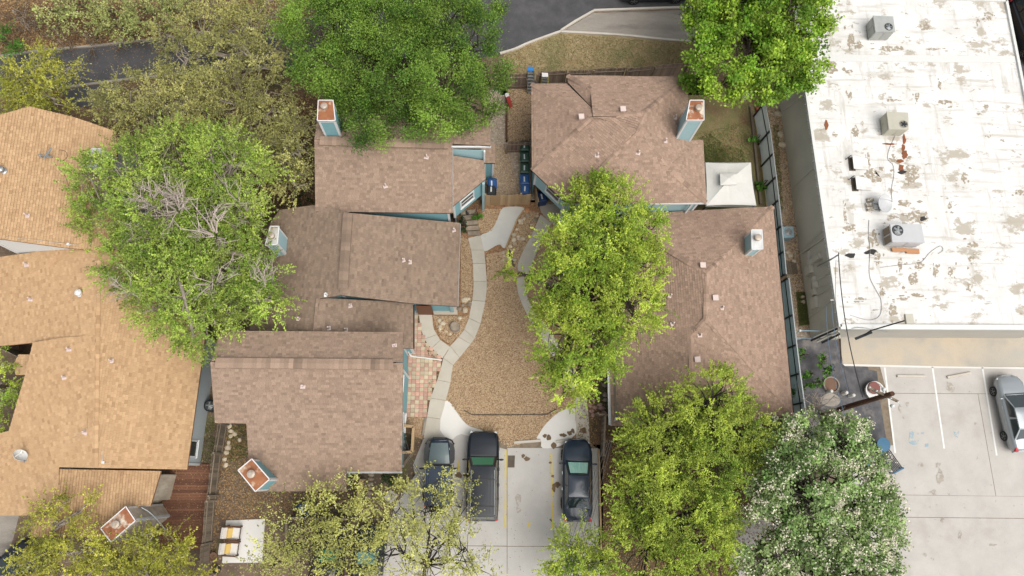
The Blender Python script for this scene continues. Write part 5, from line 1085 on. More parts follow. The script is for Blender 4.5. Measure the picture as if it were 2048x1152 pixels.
for i in range(4): cable('power_cable', [W3((1212+i*4,880,6.6+.1*i)), W3((1118+i*12,1150,6.4)), W3((1020+i*16,1400,6.9))], .011, 'cable', 'thin wire of the bundle passing over black sedan', 8, group='wires over the black sedan')
for i in range(3): cable('power_cable', [W3((798+i*4,888+i*3,4.2)), W3((880+i*9,1040,5.4)), W3((935+i*12,1160,6.4))], .011, 'cable', 'thin wire crossing over the off roader and sparse tree', 8, group='wires over the off roader')
cable('power_cable', [W3((283,1015,3.6)), W3((310,1035,3.4)), W3((372,1110,3.2))], .035, 'galvanised', 'pale service cable from tan house chimney over the deck', 8)
t = thing('round_planter', 'round brown soil planter with pale rim on the dark asphalt', 'planter', W(1660,770)); b = MB(); p = W(1660,770); b.lathe((p[0],p[1],0), [(.52,.01),(.52,.22),(.46,.22),(.45,.12)], 22); part('rim', b, 'drive_concrete', t); b = MB(); b.lathe((p[0],p[1],.13), [(.45,0),(.01,.03)], 18); part('soil', b, 'terracotta', t)
t = thing('round_tub', 'white round tub with maroon lid below the pole crossarm', 'tub', W(1745,780)); b = MB(); p = W(1744,783); b.lathe((p[0],p[1],0), [(.5,.01),(.62,.4),(.56,.4),(.5,.3)], 20); part('tub', b, 'white_metal', t); b = MB(); p = W(1751,775,.6); b.lathe((p[0],p[1],.4), [(.4,0),(.4,.06),(.36,.09)], 20); part('lid', b, 'maroon', t)
for x, y in ((1655,784),(1685,787),(1699,792)): mb = MB(); p = W(x, y); mb.lathe((p[0],p[1],0), [(.13,0),(.12,.5),(.09,.58),(.03,.6)], 10); solo('bollard', mb, 'canvas', {1655:'left white post top beside the round soil planter',1685:'middle pale post on the dark asphalt',1699:'right white post on dark asphalt nearest the pole'}[x], 'bollard', 'small posts on the asphalt')
t = thing('park_bench', 'bench with dark slats and blue ends at edge of the flowering tree', 'bench', W(1783, 922)); a0, a1, b0, b1 = W(1760,911,.45), W(1778,896,.45), W(1788,946,.45), W(1806,936,.45)
for i in range(7): f = (i+.5)/7; b = MB(); b.beam(a0+(a1-a0)*f, b0+(b1-b0)*f, .06, .04); part('slat', b, 'dark_metal', t)
for p, q in ((a0, a1), (b0, b1)):
    b = MB(); b.beam(p, q, .09, .1); b.tube([(q[0], q[1], .5), (q[0], q[1], 0)], .05, 7); b.tube([(p[0], p[1], .45), (p[0], p[1], 0)], .05, 7); part('end_frame', b, 'teal_paint', t)
for x, y, r, l in ((1713,917,.55,'round blue metal table glimpsed through the flowering tree'), (1754,890,.42,'smaller round blue metal table beside the slatted bench')):
    t = thing('round_table', l, 'table', W(x, y), 'blue metal tables under the flowering tree'); b = MB(); b.lathe((0,0,.72), [(r,0),(r,.05),(.05,.06)], 20); part('tabletop', b, 'teal_paint', t, local=True); b = MB(); b.lathe((0,0,0), [(r*.6,0),(.06,.06),(.06,.72)], 12); part('base', b, 'dark_metal', t, local=True)
mb = MB(); p = W(1487,197); mb.lathe((p[0],p[1],0), [(.2,.01),(.26,.5),(.19,.5),(.17,.3)], 14); solo('white_bucket', mb, 'vent_white', 'white open bucket at the edge of bright green tree', 'bucket')
mb = MB(); p = W(775,994,.05); mb.prism(G([(780,979),(796,990),(784,1010),(766,996)], .06), .012, .06); solo('stepping_slab', mb, 'concrete', 'pale square stepping slab half under the sparse tree', 'slab')
for i in range(7): mb = MB(); mb.tone = random.random(); p = W(744-i*1.5, 940+i*9, .06); mb.ball(tuple(p), .22, (1,.7,.5), 7, 4, .2); solo('landscape_rock', mb, 'grey_stone', 'grey rock in the curved row south of the gabled house', 'rock', 'grey rocks south of the gabled house')
# ================================================================== VEHICLES (nose along +Y of their own axes)
mat('navy_paint', S(40,54,72), rough=.3, coat=.35, metal=.1); mat('black_car_paint', S(27,33,42), rough=.3, coat=.35, metal=.1)
mat('slate_paint', S(48,66,90), rough=.4, coat=.2); mat('hood_sky_tint', S(96,112,114), rough=.3, coat=.6, metal=.2)  # bonnet of the dark blue off roader: sky reflection put into its colour
mat('grey_paint', S(172,179,183), rough=.3, coat=.7, metal=.4); mat('green_black_paint', S(38,50,48), rough=.3, coat=.8, metal=.3); mat('silver_paint', S(170,176,178), rough=.3, coat=.6, metal=.4)
mat('auto_glass', S(44,56,58), rough=.05, spec=.9, coat=.5); mat('teal_glass', S(126,172,164), rough=.08, spec=.8, coat=.5); mat('green_shade', S(62,140,104), rough=.25, coat=.7); mat('silver_shade', S(150,212,196), c2=S(196,230,220), scale=6, rough=.2, coat=.8, stretch=(3,.3,1))
mat('black_roof', S(26,33,42), rough=.42, spec=.35, coat=.1)
KIND = {
 'sedan': dict(L=4.72, st=[(-2.36,.66,.80),(-2.24,.80,.98),(-1.7,.90,1.03),(-.6,.915,.99),(.7,.915,.99),(1.35,.90,.95),(1.9,.85,.86),(2.2,.74,.75),(2.36,.52,.62)], gb=(-1.75,1.12,.80,.78,.97), gt=(-1.0,.22,.60,.60,1.44), wy=(1.42,-1.38), wr=.33, ty=.9),
 'suv': dict(L=5.1, st=[(-2.55,.86,.95),(-2.5,.93,1.12),(-1.6,.96,1.14),(.2,.965,1.14),(1.0,.96,1.14),(1.7,.95,1.1),(2.25,.92,1.03),(2.48,.82,.92),(2.55,.62,.75)], gb=(-2.5,1.12,.90,.86,1.12), gt=(-2.28,.5,.73,.70,1.82), wy=(1.6,-1.5), wr=.39, ty=.95),
 'jeep': dict(L=4.0, st=[(-1.95,.72,1.0),(-1.9,.80,1.08),(-.6,.80,1.08),(.35,.79,1.08),(.45,.68,1.1),(1.1,.63,1.1),(1.7,.57,1.07),(1.85,.54,1.0)], gb=(-1.9,.42,.78,.78,1.06), gt=(-1.85,.3,.72,.70,1.82), wy=(1.25,-1.2), wr=.41, ty=.82),
}
def car(kind, label, pos, rz, paint, roofp=None, hoodp=None, screen='auto_glass', group=None, name='parked_car', cat='car', rimm='rim'):
    K = KIND[kind]; t = thing(name, label, cat, (pos[0], pos[1], 0), group, rz)
    b = MB(); n = 12; st = K['st']; R_ = []
    ys = [s[0] for s in st]
    fy = []
    for i in range(len(st)-1): fy += list(np.linspace(st[i][0], st[i+1][0], 4)[:-1])
    fy.append(st[-1][0])
    def sm(v, a): # smooth interpolation
        return float(np.interp(v, ys, [s[a] for s in st]))
    vs = []
    for y in fy:
        hw, zt = sm(y, 1), sm(y, 2); lo = .26
        prof = [(0, zt+.045), (hw*.45, zt+.035), (hw*.8, zt), (hw*.95, zt-.07), (hw, zt-.22), (hw*.995, .55), (hw*.96, .36), (hw*.85, lo)]
        vs += [(x, y, z_) for x, z_ in prof]+[(-x, y, z_) for x, z_ in prof[::-1]]
    m_ = 16; fs = []
    for i in range(len(fy)-1):
        for j in range(m_):
            fs.append((i*m_+j, i*m_+(j+1) % m_, (i+1)*m_+(j+1) % m_, (i+1)*m_+j))
    fs += [tuple(range(m_)), tuple(range((len(fy)-1)*m_, len(fy)*m_))[::-1]]
    b.add(vs, fs); part('body', b, paint, t, smooth=True, local=True)
    y0, y1, w0, w1, zb = K['gb']; v0, v1, u0, u1, zt = K['gt']
    # cabin: pillars and panels as a frustum with a crowned roof
    B4 = [(-w0, y0, zb), (w0, y0, zb), (w1, y1, zb), (-w1, y1, zb)]; T4 = [(-u0, v0, zt), (u0, v0, zt), (u1, v1, zt), (-u1, v1, zt)]
    b = MB(); b.add(B4+T4, [(0,1,5,4),(1,2,6,5),(2,3,7,6),(3,0,4,7)]); part('cabin', b, paint, t, local=True)
    b = MB(); nx, ny = 8, 10; V = []
    for i in range(ny+1):
        f = i/ny; y = v0+(v1-v0)*f; hw = u0+(u1-u0)*f; ex = .07*(1-(2*f-1)**8)
        for j in range(nx+1): g = 2*j/nx-1; V.append((g*hw, y, zt-.005+.05*(1-abs(g)**3)*(1-abs(2*f-1)**5)))
    b.add(V, [(i*(nx+1)+j, i*(nx+1)+j+1, (i+1)*(nx+1)+j+1, (i+1)*(nx+1)+j) for i in range(ny) for j in range(nx)]); part('roof', b, roofp or paint, t, smooth=True, local=True)
    def pane(nm, quad, mt, m0=.08, m1=.08, out=.012, sub=None):
        q = [Vector(p) for p in quad]; n_ = (q[1]-q[0]).cross(q[3]-q[0]).normalized()
        if n_.dot((q[0]+q[2])/2-Vector((0, (y0+y1)/2, zb))) < 0: n_ = -n_
        def at(a, c): return q[0]*(1-a)*(1-c)+q[1]*a*(1-c)+q[2]*a*c+q[3]*(1-a)*c+n_*out
        P_ = [at(m0, m1), at(1-m0, m1), at(1-m0, 1-m1), at(m0, 1-m1)]; bb = MB(); bb.add([tuple(p) for p in P_]+[tuple(p-n_*(out+.01)) for p in P_], [(0,1,2,3),(0,4,5,1),(1,5,6,2),(2,6,7,3),(3,7,4,0)]); return part(nm, bb, mt, t, local=True)
    ws = pane('windscreen', (B4[3], B4[2], T4[2], T4[3]), 'auto_glass', .05, .06)
    if screen != 'auto_glass': s_ = pane('sunshade', (B4[3], B4[2], T4[2], T4[3]), screen, .1, .16, .02)
    pane('rear_window', (B4[0], B4[1], T4[1], T4[0]), 'auto_glass', .07, .1)
    nw_ = 3 if kind == 'suv' else 2
    for s, (ba, bb_, ta, tb) in ((1, (B4[1], B4[2], T4[1], T4[2])), (-1, (B4[0], B4[3], T4[0], T4[3]))):
        for i in range(nw_):
            f0, f1 = i/nw_, (i+1)/nw_; l = lambda p, q, f: tuple(np.array(p)*(1-f)+np.array(q)*f)
            pane('side_window', (l(ba, bb_, f0), l(ba, bb_, f1), l(ta, tb, f1), l(ta, tb, f0)), 'auto_glass', .06, .12)
    # bonnet panel, slightly proud, with its shut line
    hb = MB(); V = []; ya, yb = y1+.06, st[-2][0]-.02
    for i in range(9):
        y = ya+(yb-ya)*i/8; hw = sm(y, 1)*(.80 if kind != 'jeep' else .93)*(1-.06*(i/8)**2)
        for j in range(7): g = 2*j/6-1; V.append((g*hw, y, sm(y, 2)+.05-.045*abs(g)**2.2+.006))
    hb.add(V, [(i*7+j, i*7+j+1, (i+1)*7+j+1, (i+1)*7+j) for i in range(8) for j in range(6)]); part('bonnet', hb, hoodp or paint, t, smooth=True, local=True)
    bl = MB(); bl.box((0, y1+.03, sm(y1, 2)+.03), (w1*1.7, .07, .05)); part('wiper_cowl', bl, 'black_plastic', t, local=True)
    for yy in K['wy']:
        for s in (-1, 1):
            Mx = Matrix.Translation((s*(K['ty']-.1), yy, K['wr'])) @ Matrix.Rotation(s*math.pi/2, 4, 'Y'); r = K['wr']
            w = MB(); w.lathe((0,0,0), [(r*.7,-.11),(r*.95,-.11),(r,-.06),(r,.08),(r*.95,.115),(r*.66,.115)], 20, Mx); o = part('wheel', w, 'rubber', t, local=True, smooth=False)
            w = MB(); w.lathe((0,0,0), [(r*.64,.06),(r*.64,.12),(r*.56,.11),(r*.2,.09),(r*.12,.12)], 16, Mx)
            for q in range(5): a = q*2*math.pi/5; p0 = Mx @ Vector((r*.12*math.cos(a), r*.12*math.sin(a), .115)); p1 = Mx @ Vector((r*.6*math.cos(a), r*.6*math.sin(a), .118)); w.beam(p0, p1, .05, .03)
            part('rim', w, rimm, o, local=True)
    L2 = K['L']/2; yh = st[-3][0]+.12; yr = st[0][0]
    for s in (-1, 1):
        w = MB(); w.ball((s*sm(yh+.05, 1)*.86, yh+.12, sm(yh, 2)-.14), .09, (1.0, 1.2, .5), 10, 6); part('headlight', w, 'head_lamp', t, smooth=True, local=True)
        w = MB(); w.box((s*sm(yr+.12, 1)*.9, yr+.1, .86), (.16, .26, .2), s*.25); part('taillight', w, 'red_lamp', t, local=True)
        w = MB(); w.ball((s*(w1+.24), y1-.22, zb+.08), .11, (1.3, .6, .7), 8, 5); w.beam((s*(w1+.0), y1-.2, zb+.02), (s*(w1+.2), y1-.22, zb+.06), .06, .04); part('mirror', w, paint if kind == 'sedan' else 'black_plastic', t, smooth=True, local=True)
        for yy in (.35, -.55): w = MB(); w.box((s*(.925 if kind == 'sedan' else K['ty']+.03), yy, zb-.14), (.03, .18, .035)); part('door_handle', w, 'silver_paint' if kind == 'sedan' else 'black_plastic', t, local=True)
    w = MB(); w.box((0, yr-.01, .5), (st[1][1]*1.7, .12, .22)); part('rear_bumper', w, paint if kind == 'sedan' else 'black_plastic', t, local=True)
    w = MB(); w.box((0, yr-.005, .78), (.5, .02, .13)); part('number_plate', w, 'label_white', t, local=True)
    w = MB(); w.box((0, st[-1][0]-.02, .48), (st[-1][1]*1.7, .1, .16)); part('grille', w, 'black_plastic', t, local=True)
    if kind == 'suv':
        for s in (-1, 1): w = MB(); w.tube([(s*.69, v0+.1, zt+.08), (s*.67, v1-.2, zt+.08)], .018, 6); [w.tube([(s*.69, y, zt-.02), (s*.69, y, zt+.08)], .016, 5) for y in (v0+.15, -.9, v1-.3)]; part('roof_rail', w, 'galvanised', t, local=True)
        for y in (-1.75, -.25): w = MB(); w.beam((-.69, y, zt+.1), (.69, y, zt+.1), .05, .03); part('roof_bar', w, 'black_plastic', t, local=True)
        for x in (-.45, -.27, -.09, .09, .27, .45): w = MB(); w.beam((x, v0+.15, zt+.045), (x, v1-.45, zt+.05), .02, .02); part('roof_rib', w, roofp or paint, t, local=True)
    if kind == 'jeep':
        for s in (-1, 1):
            w = MB(); P_ = [(.55,.42),(.9,.5),(.95,.8),(.9,1.2),(.8,1.55),(.62,1.62)]; w.prism([(s*x, y) for x, y in ((.62,.45),(.86,.52),(.92,.75),(.92,1.25),(.84,1.6),(.6,1.7))], .86, .96); part('front_wing', w, 'black_plastic', t, local=True)
            for y in (.7, .95, 1.2): w = MB(); w.box((s*.77, y, .975), (.16, .03, .03)); part('wing_vent', w, 'dark_metal', t, local=True)
            w = MB(); w.prism([(s*x, y) for x, y in ((.72,-1.65),(.9,-1.6),(.92,-1.2),(.9,-.8),(.74,-.75))], .8, .9); part('rear_wing', w, 'black_plastic', t, local=True)
        w = MB(); w.tube([(-.86,1.62,.72),(-.72,1.84,.72),(-.4,1.98,.72),(.4,1.98,.72),(.72,1.84,.72),(.86,1.62,.72)], .05, 7); w.tube([(-.4,1.96,.72),(-.34,1.96,.98),(.34,1.96,.98),(.4,1.96,.72)], .035, 6); w.box((0,1.86,.66), (1.0,.16,.16)); part('front_bumper', w, 'black_plastic', t, local=True)
        Mx = Matrix.Translation((-.1,-2.12,1.0)) @ Matrix.Rotation(math.pi/2, 4, 'X'); w = MB(); w.lathe((0,0,0), [(.16,-.1),(.38,-.11),(.42,-.05),(.42,.07),(.38,.12),(.1,.12)], 20, Mx); part('spare_wheel', w, 'rubber', t, local=True)
        for i in range(11): x = -.58+i*1.16/10; w = MB(); w.beam((x, v0+.1, zt+.05), (x, v1-.08, zt+.05), .035, .02); part('roof_rib', w, 'slate_paint', t, local=True)
    return t
def ctr(a, b, z_=.7):
    A, B = W(*a, z_), W(*b, z_); return (A+B)/2, math.atan2(-(B-A)[0], (B-A)[1])
c, r = ctr((876,1014),(880,876)); car('jeep', 'dark blue off roader with black wings, partly under the sparse tree', c, r, 'navy_paint', 'slate_paint', 'hood_sky_tint', name='off_roader', cat='car')
c, r = ctr((964,1043),(967,861), .9); car('suv', 'large black sport utility vehicle with roof bars and green sunshade', c, r, 'black_car_paint', 'black_roof', None, 'green_shade', name='large_suv', cat='car')
c, r = ctr((1155,1041),(1155,879), .8); car('sedan', 'dark navy sedan with silver sunshade under overhead wires', c, r, 'navy_paint', None, None, 'silver_shade', rimm='dark_rim')
A = W(2009,872,.33); B = W(1988,784,.33); d_ = (B-A)[:2]; d_ /= np.linalg.norm(d_); n_ = np.array([d_[1], -d_[0]]); c = (A+B)[:2]/2+n_*.85
car('sedan', 'metallic grey sedan parked by the shop at the right edge', c, math.atan2(-d_[0], d_[1]), 'grey_paint')
c, r = ctr((1376,-14),(1236,-10), .7); car('suv', 'dark green black vehicle cut by the top edge on the street', W(1310,-26,.7), r, 'green_black_paint', name='large_suv')
car('suv', 'vehicle with teal windscreen half hidden behind the right end of white roof', W(2062,62,.7), math.radians(188), 'black_car_paint', screen='teal_glass', name='large_suv')
car('sedan', 'dark car cut by the top edge near the right corner', W(1988,-24,.7), math.radians(88), 'black_car_paint')
car('sedan', 'dark car at the bottom left corner beside the olive oak', W(2,1160,.7), math.radians(-38), 'black_car_paint')
car('sedan', 'dark car with green screen glimpsed under the sparse tree', W(655,1135,.7), math.radians(-4), 'black_car_paint', screen='green_shade')
car('sedan', 'second dark car glimpsed under sparse tree, right of the green screened one', W(735,1140,.7), math.radians(-3), 'green_black_paint', screen='teal_glass')
# ================================================================== TREES
leafmat('leaf_dark', S(142,172,70,.8), S(76,116,44,.8)); leafmat('leaf_bright', S(172,200,70,.8), S(108,152,44,.8)); leafmat('leaf_elm', S(198,212,88,.84), S(130,164,54,.84))
leafmat('leaf_gold', S(188,202,84,.82), S(122,152,54,.82)); leafmat('leaf_flower', S(178,196,132,.86), S(124,158,90,.86)); leafmat('leaf_sparse', S(216,216,132,.82), S(172,176,92,.82))
leafmat('leaf_left', S(186,204,96,.84), S(124,160,60,.84)); leafmat('leaf_olive', S(202,198,122,.82), S(146,148,84,.82)); leafmat('leaf_yolk', S(206,204,88,.82), S(148,154,58,.82)); leafmat('leaf_pale', S(206,210,136,.76), S(160,174,98,.76)); leafmat('leaf_brown', S(146,116,84,.6), S(100,80,58,.6))
leafmat('blossom', S(228,224,202,.76), S(210,204,178,.76), .2); leafmat('leaf_shrub', S(126,176,74,.62), S(74,124,40,.62)); leafmat('leaf_deep', S(66,100,50,.6), S(46,78,36,.6))
def tree(name, label, lobes, trunk, style, leafm, zc=5.5, barkm='bark', cat='tree', group=None, dens=1.0, flat=.62, lsize=.12, crad=.5, bare=0, blossom=0, zvar=1.0, tr=.22, cd=4.2, per=120, limbs=True, bare_m='grey_bark', zmin=1.0, twig=2, rs=1.08):
    base = W(trunk[0], trunk[1]); t = thing(name, label, cat, base, group)
    Lb = []
    for (x, y, r) in lobes:
        zl = zc+random.uniform(-zvar, zvar); Lb.append((W(x, y, zl), r*MPP(x, y, zl)*rs))
    cent = np.mean([l[0] for l in Lb], axis=0); fork = np.array([base[0]*.6+cent[0]*.4, base[1]*.6+cent[1]*.4, max(1.2, zc*.42)])
    tb = MB(); tb.tube([base, base*.6+fork*.4+np.array([.08, .05, 0]), fork], [tr*1.25, tr*1.0, tr*.85], 8)
    C = []; CR = []; OUT = []; LI = []
    for li, (c, r) in enumerate(Lb):
        k = max(3, int(cd*math.pi*r*r*dens)); d = rng.normal(size=(k, 3)); d[:, 2] = np.abs(d[:, 2])*.9-.22; d = unit(d)
        q = r*(.45+.55*rng.random((k, 1))**.55); p = c+d*q*np.array([1, 1, flat]); C.append(p); OUT.append(d); CR.append(crad*(.65+.7*rng.random(k))*min(1, .5+r/2.2)); LI += [li]*k
    C = np.vstack(C); OUT = np.vstack(OUT); CR = np.concatenate(CR); LI = np.array(LI); C[:, 2] = np.maximum(C[:, 2], zmin)
    # limbs to each lobe, boughs to the clumps
    sub = MB()
    if limbs:
        for li, (c, r) in enumerate(Lb):
            e = c-np.array([0, 0, r*flat*.35]); dd = np.linalg.norm(e-fork); s0 = fork+(rng.normal(size=3)*.1)
            m1 = s0*.65+e*.35+np.array([0, 0, .12*dd])+rng.normal(size=3)*.08*dd; m2 = s0*.3+e*.7+np.array([0, 0, .08*dd])+rng.normal(size=3)*.07*dd
            path = spline([s0, m1, m2, e], 3); tb.tube(path, list(np.linspace(tr*.62, tr*.2, len(path))), 6)
            I = np.where(LI == li)[0]
            for i in I[::2]:
                a = path[random.randrange(max(1, len(path)//2), len(path))]; b = C[i]; mm = (a+b)/2+rng.normal(size=3)*.15*np.linalg.norm(b-a); sub.tube([a, mm, b], [tr*.16+.012, tr*.1+.01, .01], 4, False)
    tr_o = part('trunk', tb, barkm, t, smooth=True)
    # foliage
    n_cl = len(C); ctone = np.clip(rng.normal(.5, .2, n_cl), 0, 1); cmix = np.clip(rng.normal(.5, .25, n_cl)+(rng.random(len(Lb))-.5)[LI]*.5, 0, 1)
    P = []; A = []; NN = []; T = []; M_ = []; TW = []
    if style in ('oak', 'broad'):
        m = np.maximum(6, (per*(CR/crad)**2*(.8+.4*rng.random(n_cl))).astype(int)); idx = np.repeat(np.arange(n_cl), m); k = len(idx)
        d = unit(rng.normal(size=(k, 3))); d[:, 2] = d[:, 2]*.8+.12; q = CR[idx][:, None]*(rng.random((k, 1))**.45)*(1+.25*rng.normal(size=(k, 1)))
        P = C[idx]+d*q*np.array([1, 1, .72]); A = unit(rng.normal(size=(k, 3))+d*.7); NN = unit(rng.normal(size=(k, 3))*.6+np.array([0, 0, 1.0])+d*.3)
    else:
        nt_ = 6; w_idx = np.repeat(np.arange(n_cl), nt_); kk = len(w_idx); dr = unit(OUT[w_idx]*.8+rng.normal(size=(kk, 3))*.55+np.array([0, 0, .12])); Lh = CR[w_idx]*(1.1+1.2*rng.random(kk)); S0 = C[w_idx]+rng.normal(size=(kk, 3))*CR[w_idx][:, None]*.25
        lp = max(4, int(per/nt_)); idx2 = np.repeat(np.arange(kk), lp); f = rng.random(len(idx2)); idx = w_idx[idx2]; bend = np.zeros((len(idx2), 3)); bend[:, 2] = -.25*(f**2)*Lh[idx2]
        P = S0[idx2]+dr[idx2]*(f*Lh[idx2])[:, None]+bend+rng.normal(size=(len(idx2), 3))*(.075*(1.15-f))[:, None]
        sd = unit(np.cross(dr[idx2], np.array([0, 0, 1.0]))+rng.normal(size=(len(idx2), 3))*.25)*np.where(rng.random(len(idx2)) < .5, 1, -1)[:, None]; A = unit(sd+dr[idx2]*.9); NN = unit(rng.normal(size=(len(idx2), 3))*.5+np.array([0, 0, 1.0])); k = len(idx2)
        for j in range(0, kk, max(1, 7-twig)):
            e = S0[j]+dr[j]*Lh[j]; sub.tube([S0[j], e-np.array([0, 0, .25*Lh[j]])], [.012, .004], 3, False)
    ls = lsize*(.7+.6*rng.random(k)); tone = np.clip(ctone[idx]+rng.normal(0, .16, k), 0, 1); mx = np.clip(cmix[idx]+rng.normal(0, .2, k), 0, 1)
    off = np.array(wloc(t)); V, Fq = blades(P, A, NN, ls, ls*(.55 if style != 'broad' else .72))
    fast_mesh('crown', V, Fq, leafm, {'tone': tone, 'mixv': mx}, t, off=off)
    if sub.v: part('bough', sub, barkm, t, kind='stuff')
    if blossom:
        nb = int(n_cl*blossom); sel = rng.permutation(n_cl)[:int(n_cl*.62)]; I = sel[(rng.random(nb)**1.5*len(sel)).astype(int)]; up = unit(OUT[I]*.6+rng.normal(size=(nb, 3))*.5+np.array([0, 0, .7])); B0 = C[I]+up*CR[I][:, None]*np.array([1, 1, .8])
        J = np.repeat(np.arange(nb), 7); k = len(J); Pb = B0[J]+rng.normal(size=(k, 3))*np.array([.1, .1, .06]); V, Fq = blades(Pb, unit(rng.normal(size=(k, 3))), unit(rng.normal(size=(k, 3))*.5+np.array([0, 0, 1.])), .085+.05*rng.random(k), .065+.045*rng.random(k))
        fast_mesh('blossom', V, Fq, 'blossom', {'tone': np.clip(rng.normal(.55, .2, k), 0, 1), 'mixv': rng.random(k)}, t, off=off)
    return t, C, Lb
def bare_branches(t, places, zc, m='grey_bark', n=26, ln=1.0, r0=.045):
    b = MB()
    for (x, y, r) in places:
        c = W(x, y, zc); R0 = r*MPP(x, y, zc)
        for i in range(n):
            a = random.uniform(0, 2*math.pi); q = R0*random.uniform(.4, 1.05); p = c+np.array([math.cos(a)*q, math.sin(a)*q, random.uniform(.1, .8)]); s = c+np.array([math.cos(a)*q*.15, math.sin(a)*q*.15, -.4+random.uniform(-.2, .2)])
            mid = (s+p)/2+rng.normal(size=3)*.12*q; b.tube([s, mid, p], [r0, r0*.7, r0*.3], 4, False)
            for j in range(5):
                f = random.uniform(.35, 1); o = s*(1-f)+p*f if f > .5 else mid; e = o+np.array([random.gauss(0, .3), random.gauss(0, .3), random.uniform(0, .3)])*ln+(p-s)*.18; b.tube([o, e], [r0*.45, r0*.15], 3, False)
                e2 = e+rng.normal(size=3)*.16*ln; b.tube([e, e2], [r0*.22, r0*.1], 3, False)
    part('bare_branch', b, m, t, kind='stuff')
mat('pale_bark', S(206,192,184,.75), S(176,160,150,.75), 3, fine=.15, fscale=14)
T_ = TREES
tree('oak_tree', 'big dense dark green oak over the top centre house', T_['oak_top'], (800,150), 'oak', 'leaf_dark', 6.6, dens=1.0, lsize=.115, crad=.6, per=230, cd=2.1, tr=.34, zvar=1.5, flat=.9, rs=1.08)
tree('broadleaf_tree', 'bright green broadleaf tree between upper right house and white roof', T_['broad'], (1500,90), 'broad', 'leaf_bright', 6.2, dens=1.0, lsize=.18, crad=.52, per=95, cd=2.9, tr=.28, zvar=1.3, flat=.85, rs=1.05)
tree('elm_tree', 'tall feathery yellow green tree over the middle of the courtyard', T_['elm'], (1160,600), 'elm', 'leaf_elm', 6.5, dens=1.5, lsize=.11, crad=.52, per=165, cd=3.9, tr=.28, zvar=1.3, flat=.9, rs=1.02)
tree('oak_tree', 'golden green oak against the south eave of the long hip roofed house', T_['gold_up'], (1360,880), 'elm', 'leaf_gold', 5.0, dens=1.25, lsize=.105, crad=.48, per=150, cd=3.3, flat=.9, zvar=1.2, tr=.22, barkm='dark_bark')
tree('oak_tree', 'golden green oak at the bottom edge between sedan and flowering tree', T_['gold_low'], (1330,1060), 'elm', 'leaf_gold', 5.0, dens=1.25, lsize=.105, crad=.48, per=150, cd=3.3, flat=.9, zvar=1.2, tr=.24, barkm='dark_bark')
t, _, _ = tree('flowering_tree', 'wide tree covered in whitish blossom beside the right parking lot', T_['flower'], (1640,1000), 'broad', 'leaf_flower', 5.0, dens=1.0, lsize=.17, crad=.42, per=50, cd=4.6, tr=.22, barkm='dark_bark', blossom=2.2)
bare_branches(t, [(1640,820,48)], 4.6, n=16, r0=.03)
t, _, _ = tree('oak_tree', 'large mixed green tree with bare grey branches between tan and brown roofs', T_['left'], (380,500), 'elm', 'leaf_left', 6.0, dens=1.5, lsize=.105, crad=.54, per=155, cd=3.6, tr=.3, zvar=1.3, barkm='grey_bark', flat=.85, twig=5)
bare_branches(t, [(350,415,58),(425,465,50),(352,392,36),(300,395,36)], 8.3, n=12, r0=.045, m='pale_bark'); bare_branches(t, [(470,400,60),(300,470,50),(420,560,60),(520,560,40),(250,580,40)], 7.3, n=9, r0=.03, m='pale_bark')
sp = dict(zc=4.6, lsize=.105, crad=.5, cd=4.4, tr=.17, zvar=.7, barkm='dark_bark')
tree('live_oak_tree', 'sparse yellowish oak over the yard left of the off roader', [(595,1050,52),(560,1100,46),(685,1015,44),(640,1010,32),(715,1070,52),(620,1135,56),(690,1130,46),(735,985,26),(655,975,24),(545,1130,40)], (640,1100), 'elm', 'leaf_sparse', dens=.8, per=70, **dict(sp, tr=.11))
tree('live_oak_tree', 'very sparse yellowish oak with dark twisting limbs over the parking pad', [(800,1015,44),(880,958,26),(855,1005,42),(925,1000,30),(780,1100,54),(870,1075,50),(930,1095,44),(850,1140,44),(965,1135,28),(770,1040,38),(905,1035,34)], (842,1172), 'elm', 'leaf_sparse', dens=.8, per=70, **dict(sp, tr=.11))
ol = dict(lsize=.105, crad=.5, per=120, cd=3.2, tr=.2, zvar=.8, barkm='grey_bark', twig=5)
tree('live_oak_tree', 'olive oak at the left edge above the antenna roof', [(62,150,50),(112,140,34),(22,182,46),(105,195,36),(60,195,40)], (70,170), 'elm', 'leaf_yolk', 4.6, dens=1.4, **ol)
tree('live_oak_tree', 'olive oak hanging over the upper street left of the dark oak', [(400,62,52),(372,112,42),(450,108,54),(515,130,46),(480,60,52),(540,70,50),(560,25,46),(430,20,40),(500,15,40),(430,160,40),(480,170,40),(340,70,30)], (450,110), 'elm', 'leaf_olive', 5.0, dens=1.05, **ol)
tree('live_oak_tree', 'brownish olive oak between the street and the antenna roof', [(250,202,50),(305,178,46),(352,225,54),(300,255,50),(228,238,36),(375,275,42),(410,230,40),(330,300,40),(210,215,34),(400,180,36),(350,160,30)], (310,235), 'elm', 'leaf_olive', 4.6, dens=1.05, **ol)
tree('live_oak_tree', 'olive thicket oak left of the teal sided chimney', [(470,200,50),(550,230,40),(575,285,46),(505,275,46),(560,345,44),(592,372,30),(600,310,34),(450,250,36),(540,180,34),(440,300,40),(530,320,40),(590,250,34),(480,285,34)], (530,270), 'elm', 'leaf_olive', 4.4, dens=1.0, **ol)
tree('live_oak_tree', 'olive oak over the lower edge of the tan roof', [(110,1055,42),(150,1025,34),(84,1095,40),(150,1105,46),(60,1130,36),(120,1150,44),(200,1130,36)], (120,1105), 'elm', 'leaf_yolk', 4.2, dens=1.1, **ol)
